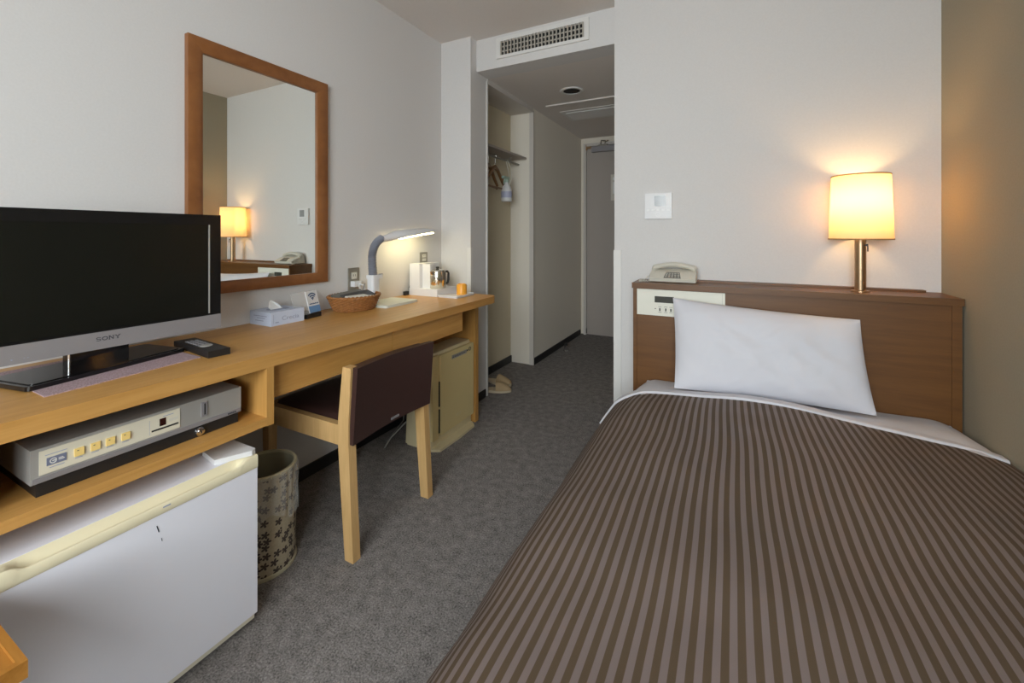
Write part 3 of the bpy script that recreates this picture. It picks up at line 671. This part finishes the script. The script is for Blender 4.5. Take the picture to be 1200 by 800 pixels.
# ------------------------------------------------------------------ things on the desk
tb = thing('tissue_box', 'pale blue tissue box on the desk below the mirror', 'tissue box', (.064, 1.073, DT))
build('carton', MB().box((.006, 1.003, DT), (.136, 1.142, DT+.052), .002), M['tissue'], tb)
build('slot', MB().prism(rrect(.045, .098, 1.03, 1.115, .024), DT+.052, DT+.0528, 2, 0), M['ink'], tb)
def tis(u, v): 
    y = 1.045+.05*u; k = 1-abs(2*u-1); return (.072+.012*math.sin(6*u+2*v)*v-.01*v, y-.012*v, DT+.0525+v*(.008+.026*k**.7))
build('tissue', MB().grid(tis, 16, 8), M['tissue_paper'], tb)
mb = MB().text('Crecia', .023, XF(.1362, 1.046, DT+.017), .0003, 1.2); mb.box((.136, 1.012, DT+.008), (.1364, 1.013, DT+.043), 0).box((.136, 1.020, DT+.010), (.1364, 1.034, DT+.014), 0)
build('lettering', mb, M['ink'], tb, smooth=False)
mb = MB()
for z, a, b in ((.034, .03, .11), (.026, .05, .10), (.016, .04, .09)): mb.box((a, 1.0026, DT+z), (b, 1.0032, DT+z+.003), 0)
build('side_print', mb, M['ink'], tb, smooth=False)
wf = thing('wifi_sign', 'small tilted sign with a wireless symbol beside the tissue box', 'sign', (.10, 1.20, DT))
R = Matrix.Translation((.118, 1.165, DT)) @ Matrix.Rotation(math.radians(12), 4, 'Z')
build('base', MB().box((-.07, -.006, 0), (.012, .075, .018), .002, R), M['black_pl'], wf)
T = R @ Matrix.Translation((.004, .018, .020)) @ Matrix.Rotation(math.radians(-16), 4, 'Y') @ XF(0, 0, 0)
cd = build('card', MB().box((-.002, 0, -.002), (.062, .092, .002), .0008, T), M['white_pl'], wf)
build('back_plate', MB().box((-.075, -.004, -.0045), (.064, .094, -.003), .0005, T), M['acryl'], wf)
build('blue_band', MB().box((-.002, 0, .002), (.062, .028, .0026), 0, T), M['sign_blue'], cd)
mb = MB()
for rr in (.030, .0205, .011):
    P = [(.030+rr*math.sin(a), .053+rr*math.cos(a)) for a in [math.radians(-48+96*k/10) for k in range(11)]]; Q = [(.030+(rr-.0052)*math.sin(a), .053+(rr-.0052)*math.cos(a)) for a in [math.radians(48-96*k/10) for k in range(11)]]
    mb.prism(P+Q, .002, .0026, 2, 0, mat=T)
mb.lathe([(0, .002), (.003, .002), (.003, .0026), (0, .0026)], (.030, .055, 0), 12, mat=T)
build('wireless_symbol', mb, M['sign_ink'], cd, smooth=False)
mb = MB()
for k in range(8): mb.box((.006+k*.0065, .034, .002), (.0105+k*.0065, .0385+.0012*(k % 2), .0025), 0, T)
build('print', mb, M['sign_ink'], cd, smooth=False)

bk = thing('wicker_basket', 'oval brown wicker basket on the desk holding papers', 'basket', (.115, 1.440, DT))
bcx, bcy = .115, 1.420
def oval(t, z):
    s = .74+.26*(z/.062)**.8; return (.100*s, .122*s)
mb = MB(); nst = 36
for row in range(11):
    z = .004+row*.0054; P = []
    for k in range(nst*4):
        a = 2*PI*k/(nst*4); rx, ry = oval(a, z); w_ = .0028*math.cos(nst/2*a+PI*row); P.append((bcx+(rx+w_)*math.cos(a), bcy+(ry+w_)*math.sin(a), DT+z))
    mb.tube(P, .0031, 6, closed=True)
build('weave', mb, M['wicker'], bk)
mb = MB()
for k in range(nst):
    a = 2*PI*k/nst; P = []
    for z in (.002, .02, .04, .062): rx, ry = oval(a, z); P.append((bcx+rx*math.cos(a), bcy+ry*math.sin(a), DT+z))
    mb.tube(P, .0022, 6)
build('stakes', mb, M['wicker'], bk)
mb = MB()
for ph in (0, PI):
    P = []
    for k in range(160):
        a = 2*PI*k/160; rx, ry = oval(a, .063); q = 20*a+ph; P.append((bcx+(rx+.003*math.cos(q))*math.cos(a), bcy+(ry+.003*math.cos(q))*math.sin(a), DT+.064+.0035*math.sin(q)))
    mb.tube(P, .0042, 6, closed=True)
build('rim', mb, M['wicker'], bk)
build('bottom', MB().lathe([(0, .001), (.72, .001), (.72, .005), (0, .005)], (bcx, bcy, DT), 40, .098, .118), M['wicker'], bk)
def leaf(name, label, cat, m, dims, loc, rot, child=None):
    o = thing(name, label, cat, loc, 0, 'papers and remotes in the wicker basket')
    mat = Matrix.Rotation(rot[2], 4, 'Z') @ Matrix.Rotation(rot[0], 4, 'X') @ Matrix.Rotation(rot[1], 4, 'Y'); h = Vector(dims)/2
    build('cover', MB().box(-h, h, .001, mat), m, o, local=True)
    if child: build(child[0], MB().box((-h.x+.002, -h.y-.0006, -h.z*.8), (h.x-.002, -h.y+.004, h.z*.8), 0, mat), child[1], o, local=True)
leaf('booklet', 'white booklet lying in the wicker basket at the front', 'booklet', M['book'], (.055, .165, .006), (.150, 1.436, DT+.058), (math.radians(-2), math.radians(12), .06), ('pages', M['book']))
leaf('folder', 'black folder lying between the booklets in the wicker basket', 'folder', M['dark_book'], (.06, .15, .008), (.110, 1.445, DT+.062), (math.radians(4), math.radians(16), -.12), ('pages', M['phone_grey']))
leaf('pamphlet', 'white edged dark pamphlet at the back of the wicker basket', 'pamphlet', M['phone_grey'], (.05, .15, .005), (.07, 1.42, DT+.066), (math.radians(6), math.radians(20), -.25), ('pages', M['book']))
def pen(x, y, dx, dy, label, m):
    o = thing('pen', label, 'pen', (x, y, DT+.05), 0, 'pens in the wicker basket')
    build('barrel', MB().tube([(0, 0, -.01), (dx, dy, .055)], .0028, 8), m, o, local=True)
    build('clip', MB().tube([(dx*.55+.004, dy*.55, .030), (dx+.004, dy, .055)], .001, 6), M['chrome'], o, local=True)
pen(.06, 1.505, .0, .030, 'slim silver pen standing up from the basket', M['silver'])
pen(.07, 1.500, -.005, -.006, 'slim pale pen standing up behind the silver one', M['ivory'])

# desk lamp
dl = thing('desk_lamp', 'grey gooseneck desk lamp glowing above the desk', 'lamp', (.10, 1.58, DT))
build('base', MB().prism(rrect(.06, .235, 1.50, 1.73, .014), DT, DT+.012, 2, .004), plain('lamp base mint grey', (.60, .62, .55), .35), dl)
lx = .105
build('sleeve', MB().prism(rrect(lx-.022, lx+.022, 1.522, 1.572, .012), DT+.012, .858, 2, .003).prism(rrect(lx-.024, lx+.026, 1.519, 1.590, .01), .855, .874, 2, .005), M['lampwhite'], dl)
build('switch', MB().box((lx+.006, 1.575, .868), (lx+.02, 1.592, .877), .002), M['grey_rib'], dl)
arc = []
for k in range(41):
    t = k/40
    if t < .35: arc.append((lx, 1.545-.006*math.sin(t/.35*PI/2), .872+.09*t/.35))
    else:
        a = (t-.35)/.65*math.radians(72); R_ = .095; arc.append((lx, 1.539+R_*(1-math.cos(a)), .962+R_*math.sin(a)))
mb = MB(); 
rib = []
for i in range(len(arc)-1):
    for f_ in (0, .5): rib.append(Vector(arc[i]).lerp(Vector(arc[i+1]), f_))
mb.tube(rib, lambda t: .0205+.0022*(1 if int(round(t*(len(rib)-1))) % 2 else -1)-.003*t, 14)
build('gooseneck', mb, M['grey_rib'], dl)
e0 = Vector(arc[-1]); hd0 = e0+Vector((0, -.004, -.004)); hd1 = Vector((lx, 2.02, 1.096)); ax = (hd1-hd0).normalized(); up = Vector((1, 0, 0)).cross(ax)
S = []
for t, wx, zu, zd in ((0, .018, .016, .016), (.10, .024, .018, .017), (.22, .045, .030, .012), (.35, .052, .033, .008), (.6, .053, .029, .006), (.8, .052, .022, .006), (.93, .048, .015, .004), (1.0, .030, .007, .002)):
    c = hd0+(hd1-hd0)*t; L = []
    for k in range(20):
        a = 2*PI*k/20; u_ = math.sin(a); L.append(c+Vector((1, 0, 0))*wx*math.cos(a)+up*(zu*u_ if u_ > 0 else zd*u_))
    S.append(L)
hd_ = build('lamp_head', MB().loft(S), M['lampwhite'], dl)
F = Matrix.Translation(hd0) @ Matrix(((1, 0, 0, 0), (0, ax.y, up.y, 0), (0, ax.z, up.z, 0), (0, 0, 0, 1))); LH = (hd1-hd0).length
build('light_tube', MB().box((-.036, LH*.26, -.0125), (.036, LH*.90, -.0065), .002, F), M['tube'], hd_)

# kettle set
ks = thing('kettle_stand', 'white two-step kettle stand beside the desk lamp', 'kettle stand', (.12, 2.0, DT))
build('tray_base', MB().box((.022, 1.905, DT), (.222, 2.095, DT+.040), .004), M['white_pl'], ks)
build('tower', MB().box((.024, 1.907, DT+.040), (.095, 2.09, .905), .004).box((.095, 1.935, DT+.040), (.150, 1.955, .902), .003), M['white_pl'], ks)
kt = thing('kettle', 'stainless steel kettle with black handle on the white stand', 'kettle', (.165, 1.982, DT+.0405))
kc = (.165, 1.982, DT+.040)
build('jug', MB().lathe([(0, 0), (.046, 0), (.049, .004), (.050, .07), (.047, .095), (.044, .097), (0, .097)], kc, 40), M['steel'], kt)
build('lid', MB().lathe([(0, .097), (.045, .097), (.043, .103), (.02, .109), (0, .110)], kc, 36), M['steel'], kt)
build('knob', MB().lathe([(0, .110), (.006, .110), (.010, .118), (.008, .122), (0, .123)], kc, 20), M['black_pl'], kt)
build('spout', MB().loft([[(kc[0]-.012, kc[1]-.046, kc[2]+.070), (kc[0]+.012, kc[1]-.046, kc[2]+.070), (kc[0]+.014, kc[1]-.044, kc[2]+.097), (kc[0]-.014, kc[1]-.044, kc[2]+.097)], [(kc[0]-.003, kc[1]-.062, kc[2]+.090), (kc[0]+.003, kc[1]-.062, kc[2]+.090), (kc[0]+.004, kc[1]-.064, kc[2]+.099), (kc[0]-.004, kc[1]-.064, kc[2]+.099)]]), M['steel'], kt)
hx = lambda r_, z_: (kc[0]+r_*.55, kc[1]+r_*.835, kc[2]+z_)
build('kettle_handle', MB().tube([hx(.048, .092), hx(.060, .093), hx(.067, .082), hx(.067, .045), hx(.063, .028), hx(.050, .022)], .0065, 10), M['black_pl'], kt)
build('power_cord', MB().tube([(.021, 1.985, DT+.05), (.008, 1.965, DT+.075), (.010, 1.935, DT+.07), (.012, 1.918, DT+.035), (.016, 1.915, DT+.007), (.02, 1.895, DT+.004)], .004, 8).box((.006, 1.872, DT), (.024, 1.902, DT+.022), .004), M['black_cord'], ks, label='black cord and plug')
ty = thing('tray', 'thin white tray under the orange cup on the desk', 'tray', (.29, 1.99, DT))
build('plate', MB().prism(rrect(.226, .352, 1.905, 2.085, .008), DT, DT+.005, 2, .001), M['white_pl'], ty)
mb = MB(); o_ = rrect(.226, .352, 1.905, 2.085, .008); mb.tube([(p[0], p[1], DT+.0085) for p in o_], .0040, 6, closed=True); build('rim', mb, M['white_pl'], ty)
cp = thing('cup', 'orange cup standing upside down on the white tray', 'cup', (.302, 2.028, DT+.005))
build('wall', MB().lathe([(.0265, 0), (.0295, 0), (.0295, .052), (.026, .058), (0, .058), (0, .055), (.0265, .05), (.0265, 0)], (.302, 2.028, DT+.0055), 36), M['cup'], cp)
build('foot_ring', MB().lathe([(.019, .058), (.022, .058), (.0215, .0605), (.0195, .0605), (.019, .058)], (.302, 2.028, DT+.0055), 36), M['cup'], cp)

# ------------------------------------------------------------------ corner of the side table at lower left
sd = thing('side_table', 'orange oak side table with raised rim at lower left corner', 'side table', (.63, .0, 0))
tx0, tx1, ty0, ty1, tz = .525, .757, -.30, .228, .45
build('table_top', MB().box((tx0+.008, ty0+.008, tz-.020), (tx1-.008, ty1-.008, tz-.006), 0), M['bench'], sd)
mb = MB()
mb.box((tx0, ty0, tz-.026), (tx1, ty0+.010, tz), .003).box((tx0, ty1-.010, tz-.026), (tx1, ty1, tz), .003).box((tx0, ty0+.01, tz-.026), (tx0+.010, ty1-.01, tz), .003).box((tx1-.010, ty0+.01, tz-.026), (tx1, ty1-.01, tz), .003)
build('rim', mb, M['bench'], sd)
for x in (tx0+.03, tx1-.05):
    for y in (ty0+.03, ty1-.15): build('leg', MB().box((x-.014, y-.014, 0), (x+.014, y+.014, tz-.02), .003), M['bench'], sd)

# ------------------------------------------------------------------ headboard, lamp, phone, thermostat
hb = thing('headboard', 'brown cherry headboard cabinet against the head wall', 'headboard', (1.83, 2.15, 0))
hx0, hx1, hyf = 1.258, 2.398, 2.05
build('cap', MB().box((hx0-.004, hyf-.006, .820), (hx1-.001, HY-.001, .845), .005), M['head'], hb)
build('front_panel', MB().box((hx0+.016, hyf+.008, .0), (hx1-.030, hyf+.03, .820), .001), M['head'], hb)
build('stile', MB().box((hx0, hyf+.004, 0), (hx0+.016, HY-.001, .820), .0015), M['head'], hb)
build('stile', MB().box((hx1-.030, hyf+.004, 0), (hx1-.004, HY-.001, .820), .0015), M['head'], hb)
build('rear_ledge', MB().box((1.50, 2.205, .845), (2.345, HY-.001, .854), .002), M['head'], hb)
pc = build('control_panel', MB().box((hx0+.018, hyf+.0045, .697), (1.648, hyf+.008, .817), .0008), M['panel_cream'], hb, label='cream control panel with a dark display')
py_ = hyf+.0045
build('display', MB().box((1.356, py_-.0015, .758), (1.440, py_, .787), .0004), M['lcd'], pc)
build('panel_edge', MB().box((1.6365, py_-.001, .700), (1.6375, py_, .814), 0), M['alu'], pc)
for x in (1.379, 1.405, 1.427): build('lever', MB().box((x-.0025, py_-.005, .720), (x+.0025, py_, .733), .001), M['lcd'], pc)
mb = MB().cyl((1.359, py_-.001, .729), .0025, .001, 1, 10)
for x in (1.379, 1.405, 1.427): mb.box((x-.007, py_-.0004, .7385), (x+.007, py_, .740), 0).box((x-.007, py_-.0004, .713), (x+.007, py_, .7145), 0)
build('print', mb, M['lcd'], pc, smooth=False)

lp = thing('bedside_lamp', 'lit brass table lamp with a cream drum shade on the headboard', 'lamp', (2.128, 2.137, .845))
lc = (2.128, 2.137, .845)
build('base', MB().lathe([(0, 0), (.030, 0), (.030, .004), (.018, .007), (0, .007)], lc, 36), M['brass'], lp)
build('pole', MB().lathe([(0, .006), (.0185, .006), (.0185, .30), (0, .30)], lc, 32), M['brass'], lp)
sw = build('switch', MB().cyl((2.142, 2.116, 1.03), .0045, .012, 1, 12).tube([(2.146, 2.118, 1.035), (2.147, 2.117, 1.02), (2.147, 2.117, 1.005)], .0025, 8), M['ink_dark'], lp)
build('lamp_shade', MB().lathe([(.102, .208), (.093, .460)], lc, 64), M['shade'], lp)
build('shade_ring', MB().lathe([(.1015, .206), (.1035, .206), (.1035, .211), (.1015, .211), (.1015, .206)], lc, 64).lathe([(.0925, .457), (.0945, .457), (.0945, .462), (.0925, .462), (.0925, .457)], lc, 64), plain('tan shade tape', (.36, .22, .08), .7), lp)
build('bulb', MB().lathe([(0, .300), (.012, .302), (.013, .325), (.026, .352), (.030, .375), (.024, .398), (.010, .408), (0, .409)], lc, 28), M['bulb'], lp)
mb = MB()
for k in range(3):
    a = 2*PI*k/3+.5; mb.tube([(lc[0]+.012*math.cos(a), lc[1]+.012*math.sin(a), lc[2]+.298), (lc[0]+.101*math.cos(a), lc[1]+.101*math.sin(a), lc[2]+.212)], .0012, 6)
build('shade_carrier', mb, M['brass'], lp)

ph = thing('telephone', 'ivory desk telephone on the left end of the headboard', 'telephone', (1.425, 2.165, .845))
T = Matrix.Translation((1.425, 2.165, .845))
S = []
for x, w_ in ((-.102, .6), (-.096, .95), (-.05, 1), (.05, 1), (.096, .95), (.102, .6)):
    S.append([T @ Vector((x, y, z*(.75+.25*w_)+.004)) for y, z in ((-.052, 0), (-.056, .016), (-.030, .036), (.02, .052), (.055, .056), (.060, .0))])
body = build('body', MB().loft(S, bev=.003), M['phone'], ph)
kp = [(-.038, -.0535, .0215), (.038, -.0535, .0215), (.030, -.018, .045), (-.030, -.018, .045)]
Q = [T @ Vector(p) for p in kp]; nrm = (Q[1]-Q[0]).cross(Q[3]-Q[0]).normalized()
build('keypad', MB().loft([Q, [q+nrm*.003 for q in Q]]), M['phone_grey'], ph)
mb = MB()
for i in range(5):
    for j in range(3):
        p = Q[0].lerp(Q[1], .12+.19*i).lerp(Q[3].lerp(Q[2], .12+.19*i), .18+.28*j)+nrm*.003; mb.box(p-Vector((.004, .004, .001)), p+Vector((.004, .004, .003)), .001)
build('keys', mb, M['outlet'], ph)
hs_ = []
for k in range(25):
    t = -1+2*k/24; a = abs(t); hs_.append((t*.102, .026+.004*a, .067+.014*(1-a**2.2)-.006*a))
S = []
for (x, y, z), k in zip(hs_, range(25)):
    a = abs(-1+2*k/24); hw = .020+.006*max(0, (a-.62)/.38); hz = .0125+.006*max(0, (a-.65)/.35); e = 1 if 0 < k < 24 else .6
    S.append([T @ Vector((x, y+hw*e*math.cos(q), z-.004*max(0, (a-.65)/.35)+hz*e*math.sin(q))) for q in [2*PI*i/14 for i in range(14)]])
build('handset', MB().loft(S), M['phone'], ph)
co = []
for k in range(150):
    t = k/149; a = 2*PI*13*t; p = Vector((1.326-.045*math.sin(PI*t), 2.16-.06*math.sin(PI*t*.9)-.01, .851+.030*max(0, 1-5*t))); co.append(p+Vector((.0012*math.cos(a), .0042*math.cos(a), .0042*math.sin(a))))
build('coiled_cord', MB().tube(co, .0016, 6), M['phone'], ph)
th = thing('thermostat', 'square white air conditioning control on the head wall', 'wall control', (1.347, HY, 1.15))
build('plate', MB().box((1.283, HY-.016, 1.151), (1.411, HY, 1.279), .004, seg=3), M['white_pl'], th)
build('display', MB().box((1.329, HY-.0175, 1.214), (1.382, HY-.016, 1.266), .0006), plain('pale display', (.30, .31, .32), .12), th)
build('cover_line', MB().box((1.289, HY-.0168, 1.2085), (1.405, HY-.016, 1.2105), 0), M['lens'], th)
for x in (1.300, 1.324, 1.348, 1.372, 1.394): build('button', MB().box((x-.008, HY-.019, 1.190), (x+.008, HY-.016, 1.199), .002), M['lens'], th)
build('dial', MB().lathe([(.010, 0), (.013, 0), (.013, .002), (.010, .002), (.010, 0)], mat=Matrix.Translation((1.347, HY-.016, 1.172)) @ Matrix.Rotation(PI/2, 4, 'X'), n=24), M['lens'], th)

# ------------------------------------------------------------------ bed
bd = thing('bed', 'single bed with white fitted sheet along the right wall', 'bed', (1.82, 1.05, 0))
build('bed_base', MB().box((1.34, .10, .03), (2.37, 2.045, .22), .01), M['head'], bd)
for x in (1.34, 2.32):
    for y in (.16, 1.98): build('foot', MB().cyl((x, y, 0), .025, .03), M['black_pl'], bd)
build('mattress', MB().box((1.325, .085, .20), (2.36, 2.045, .395), .05, seg=5), M['sheet'], bd)

PROF = [(1.092, .085), (1.118, .135), (1.150, .195), (1.186, .262), (1.222, .325), (1.256, .378), (1.294, .418), (1.345, .443), (1.42, .456), (1.55, .466), (1.75, .472), (1.95, .470), (2.12, .462), (2.26, .448), (2.34, .434), (2.393, .419)]
def cat(ps, t):
    n = len(ps)-1; f_ = t*n; i = min(int(f_), n-1); f_ -= i
    P = [Vector(ps[max(0, min(n, i+k))]) for k in (-1, 0, 1, 2)]
    return .5*(2*P[1]+(P[2]-P[0])*f_+(2*P[0]-5*P[1]+4*P[2]-P[3])*f_*f_+(3*P[1]-P[0]-3*P[2]+P[3])*f_**3)
# arc-length table across the cloth
AR = [0]; FINE = [cat(PROF, k/400) for k in range(401)]
for a, b in zip(FINE, FINE[1:]): AR.append(AR[-1]+(b-a).length)
def across(t):
    s = t*AR[-1]; lo = 0; hi = 400
    while hi-lo > 1:
        m_ = (lo+hi)//2
        if AR[m_] <= s: lo = m_
        else: hi = m_
    f_ = (s-AR[lo])/(AR[hi]-AR[lo]); return FINE[lo].lerp(FINE[hi], f_)
def puff(x, y, k):
    n1 = noise.noise(Vector((x*3.0, y*4.2, 1.3))); n2 = noise.noise(Vector((x*7, y*8, 4.1)))
    return k*(.012*n1+.004*n2)
def clothpt(u, v, y0, y1, off, head):
    p = across(u); y = y0+(y1-y0)*v
    d = p.y; side_ = max(0, min(1, (.44-d)/.25)) if p.x < 1.5 else 0
    drop = head*max(0, (y-1.45)/.35)**1.5*.018
    y += -.0*side_
    if y < .14: drop += .05*((.14-y)/.11)**2
    pz = p.y+off-drop*max(0, min(1, (d-.36)/.06))+puff(p.x, y, 1-.25*side_)
    px = p.x-off*side_*.7+side_*(.006*noise.noise(Vector((y*5.5, d*2.5, 9.)))-.003-.013*max(0, min(1, (y-.9)/.85)))
    return Vector((min(px, RX-.004), y, pz))
YH = 1.775
def edge_y(u): return YH+.012*math.sin(5*u+.6)-.02*max(0, u-.75)*4*.4
mb = MB()
mb.grid(lambda u, v: clothpt(u, v, .03, edge_y(u), 0, 1), 150, 110, uvf=lambda u, v: (u*AR[-1]+.004*noise.noise(Vector((u*5, v*6, 2.)))*1.0, v))
o = build('bedspread', mb, M['stripe'])
tag(o, 'brown striped bedspread covering the bed', 'bedspread')
md = o.modifiers.new('thick', 'SOLIDIFY'); md.thickness = .008; md.offset = -1
WM[o.name] = Matrix()
# folded white sheet showing beyond the bedspread's head edge
def fold(u, v):
    u = .13+.87*u
    e = edge_y(u); y0 = e-.05; y1 = e+.058+.012*math.sin(PI*min(1, u*1.4))
    t = v*2 if v < .5 else 2-2*v; y = y0+(y1-y0)*t
    k = max(0, min(1, (y-e+.004)/.012)); k = k*k*(3-2*k)
    off = (-.012+.019*k) if v < .5 else -.022
    p = clothpt(u, .5, y, y, 0, 1); q = clothpt(max(0, u-.01), .5, y, y, 0, 1); w_ = clothpt(min(1, u+.01), .5, y, y, 0, 1)
    t_ = (w_-q).normalized(); nn = Vector((-t_.z, 0, t_.x)); p = p+nn*off
    p.y += .006*max(0, 1-abs(v-.5)/.06); p.x = min(p.x, RX-.004); return p
o = build('top_sheet', MB().grid(fold, 110, 24), M['sheet']); tag(o, 'white sheet edge folded under the striped bedspread', 'sheet')
def fit(u, v):
    y = 1.60+.448*v
    xs = 1.262+1.128*u; e = (1-abs(2*u-1)**14); z = .425-.03*max(0, (y-1.86)/.19)**1.5*.7
    lft = max(0, 1-u/.095); z -= .10*lft**2; xs += .012*lft**2*-1
    rgt = max(0, (u-.92)/.08); z -= .03*rgt**2
    return (xs, y, z+.004*noise.noise(Vector((xs*6, y*7, 3.))))
build('fitted_sheet', MB().grid(fit, 80, 30), M['sheet'], bd)

# pillow leaning on the headboard
pl = thing('pillow', 'white pillow leaning against the brown headboard', 'pillow', (1.79, 1.95, .43))
BL, BR, TR, TL = Vector((1.462, 1.872, .436)), Vector((2.128, 1.920, .432)), Vector((2.100, 2.010, .752)), Vector((1.440, 2.015, .790))
nrm = (BR-BL).cross(TL-BL).normalized()   # faces the room
def pil(sgn):
    def f(u, v):
        a = 2*u-1; b_ = 2*v-1
        e = max(0, (1-abs(a)**3.2)*(1-abs(b_)**2.6)); th_ = (.075 if sgn > 0 else .030)*e**.62
        ins_u = .018*(1-abs(b_)**2)*0+.022*(1-b_*b_)*abs(a)**3; ins_v = .020*(1-a*a)*abs(b_)**3
        uu = .5+.5*(a-ins_u*(1 if a > 0 else -1)*1.0); vv = .5+.5*(b_-ins_v*2.0*(1 if b_ > 0 else -1))
        p = BL*(1-uu)*(1-vv)+BR*uu*(1-vv)+TR*uu*vv+TL*(1-uu)*vv
        wr = (.014*noise.noise(Vector((uu*4, vv*3, 5.)))+.010*noise.noise(Vector((uu*9+vv*4, vv*5, 7.)))+.006*abs(noise.noise(Vector((uu*14-vv*8, vv*9, 2.)))))*e
        if sgn > 0 and u > .8: wr += .009*math.sin(vv*16+uu*9)*(u-.8)*4*e
        return p+nrm*(sgn*th_+wr)
    return f
mb = MB().grid(pil(1), 64, 44).grid(pil(-1), 64, 44); bmesh.ops.remove_doubles(mb.bm, verts=mb.bm.verts, dist=.0004)
build('pillowcase', mb, M['sheet'], pl)

# ------------------------------------------------------------------ light
wd = bpy.data.worlds.new('World'); scn.world = wd; wd.use_nodes = True
bg = wd.node_tree.nodes['Background']; bg.inputs['Color'].default_value = (.86, .92, 1, 1); bg.inputs['Strength'].default_value = 2.5
la = bpy.data.lights.new('sky_through_window', 'AREA'); la.shape = 'RECTANGLE'; la.size = 2.4; la.size_y = 1.9; la.energy = 195; la.color = (.95, .97, 1)
lo = bpy.data.objects.new('sky_through_window', la); COL.objects.link(lo); lo.location = (1.85, BY-.75, 1.75); lo.rotation_euler = (math.radians(80), 0, math.radians(14))

# ------------------------------------------------------------------ camera
cam = bpy.data.cameras.new('Camera'); co_ = bpy.data.objects.new('Camera', cam); COL.objects.link(co_)
cam.sensor_width = 36; cam.sensor_fit = 'HORIZONTAL'; cam.lens = 497.8/1200*36; cam.clip_start = .02
cam.shift_y = -(400-275.16)/1200
co_.location = (1.67, 0, 1.07); co_.rotation_euler = (PI/2, 0, .475728)
scn.camera = co_
scn.view_settings.view_transform = 'Standard'; scn.view_settings.look = 'None'; scn.view_settings.gamma = 1; scn.view_settings.use_curve_mapping = False
scn.view_settings.exposure = 0.0
scn.cycles.use_denoising = True; scn.cycles.max_bounces = 14; scn.cycles.diffuse_bounces = 12; scn.cycles.sample_clamp_indirect = 6; scn.cycles.transparent_max_bounces = 12
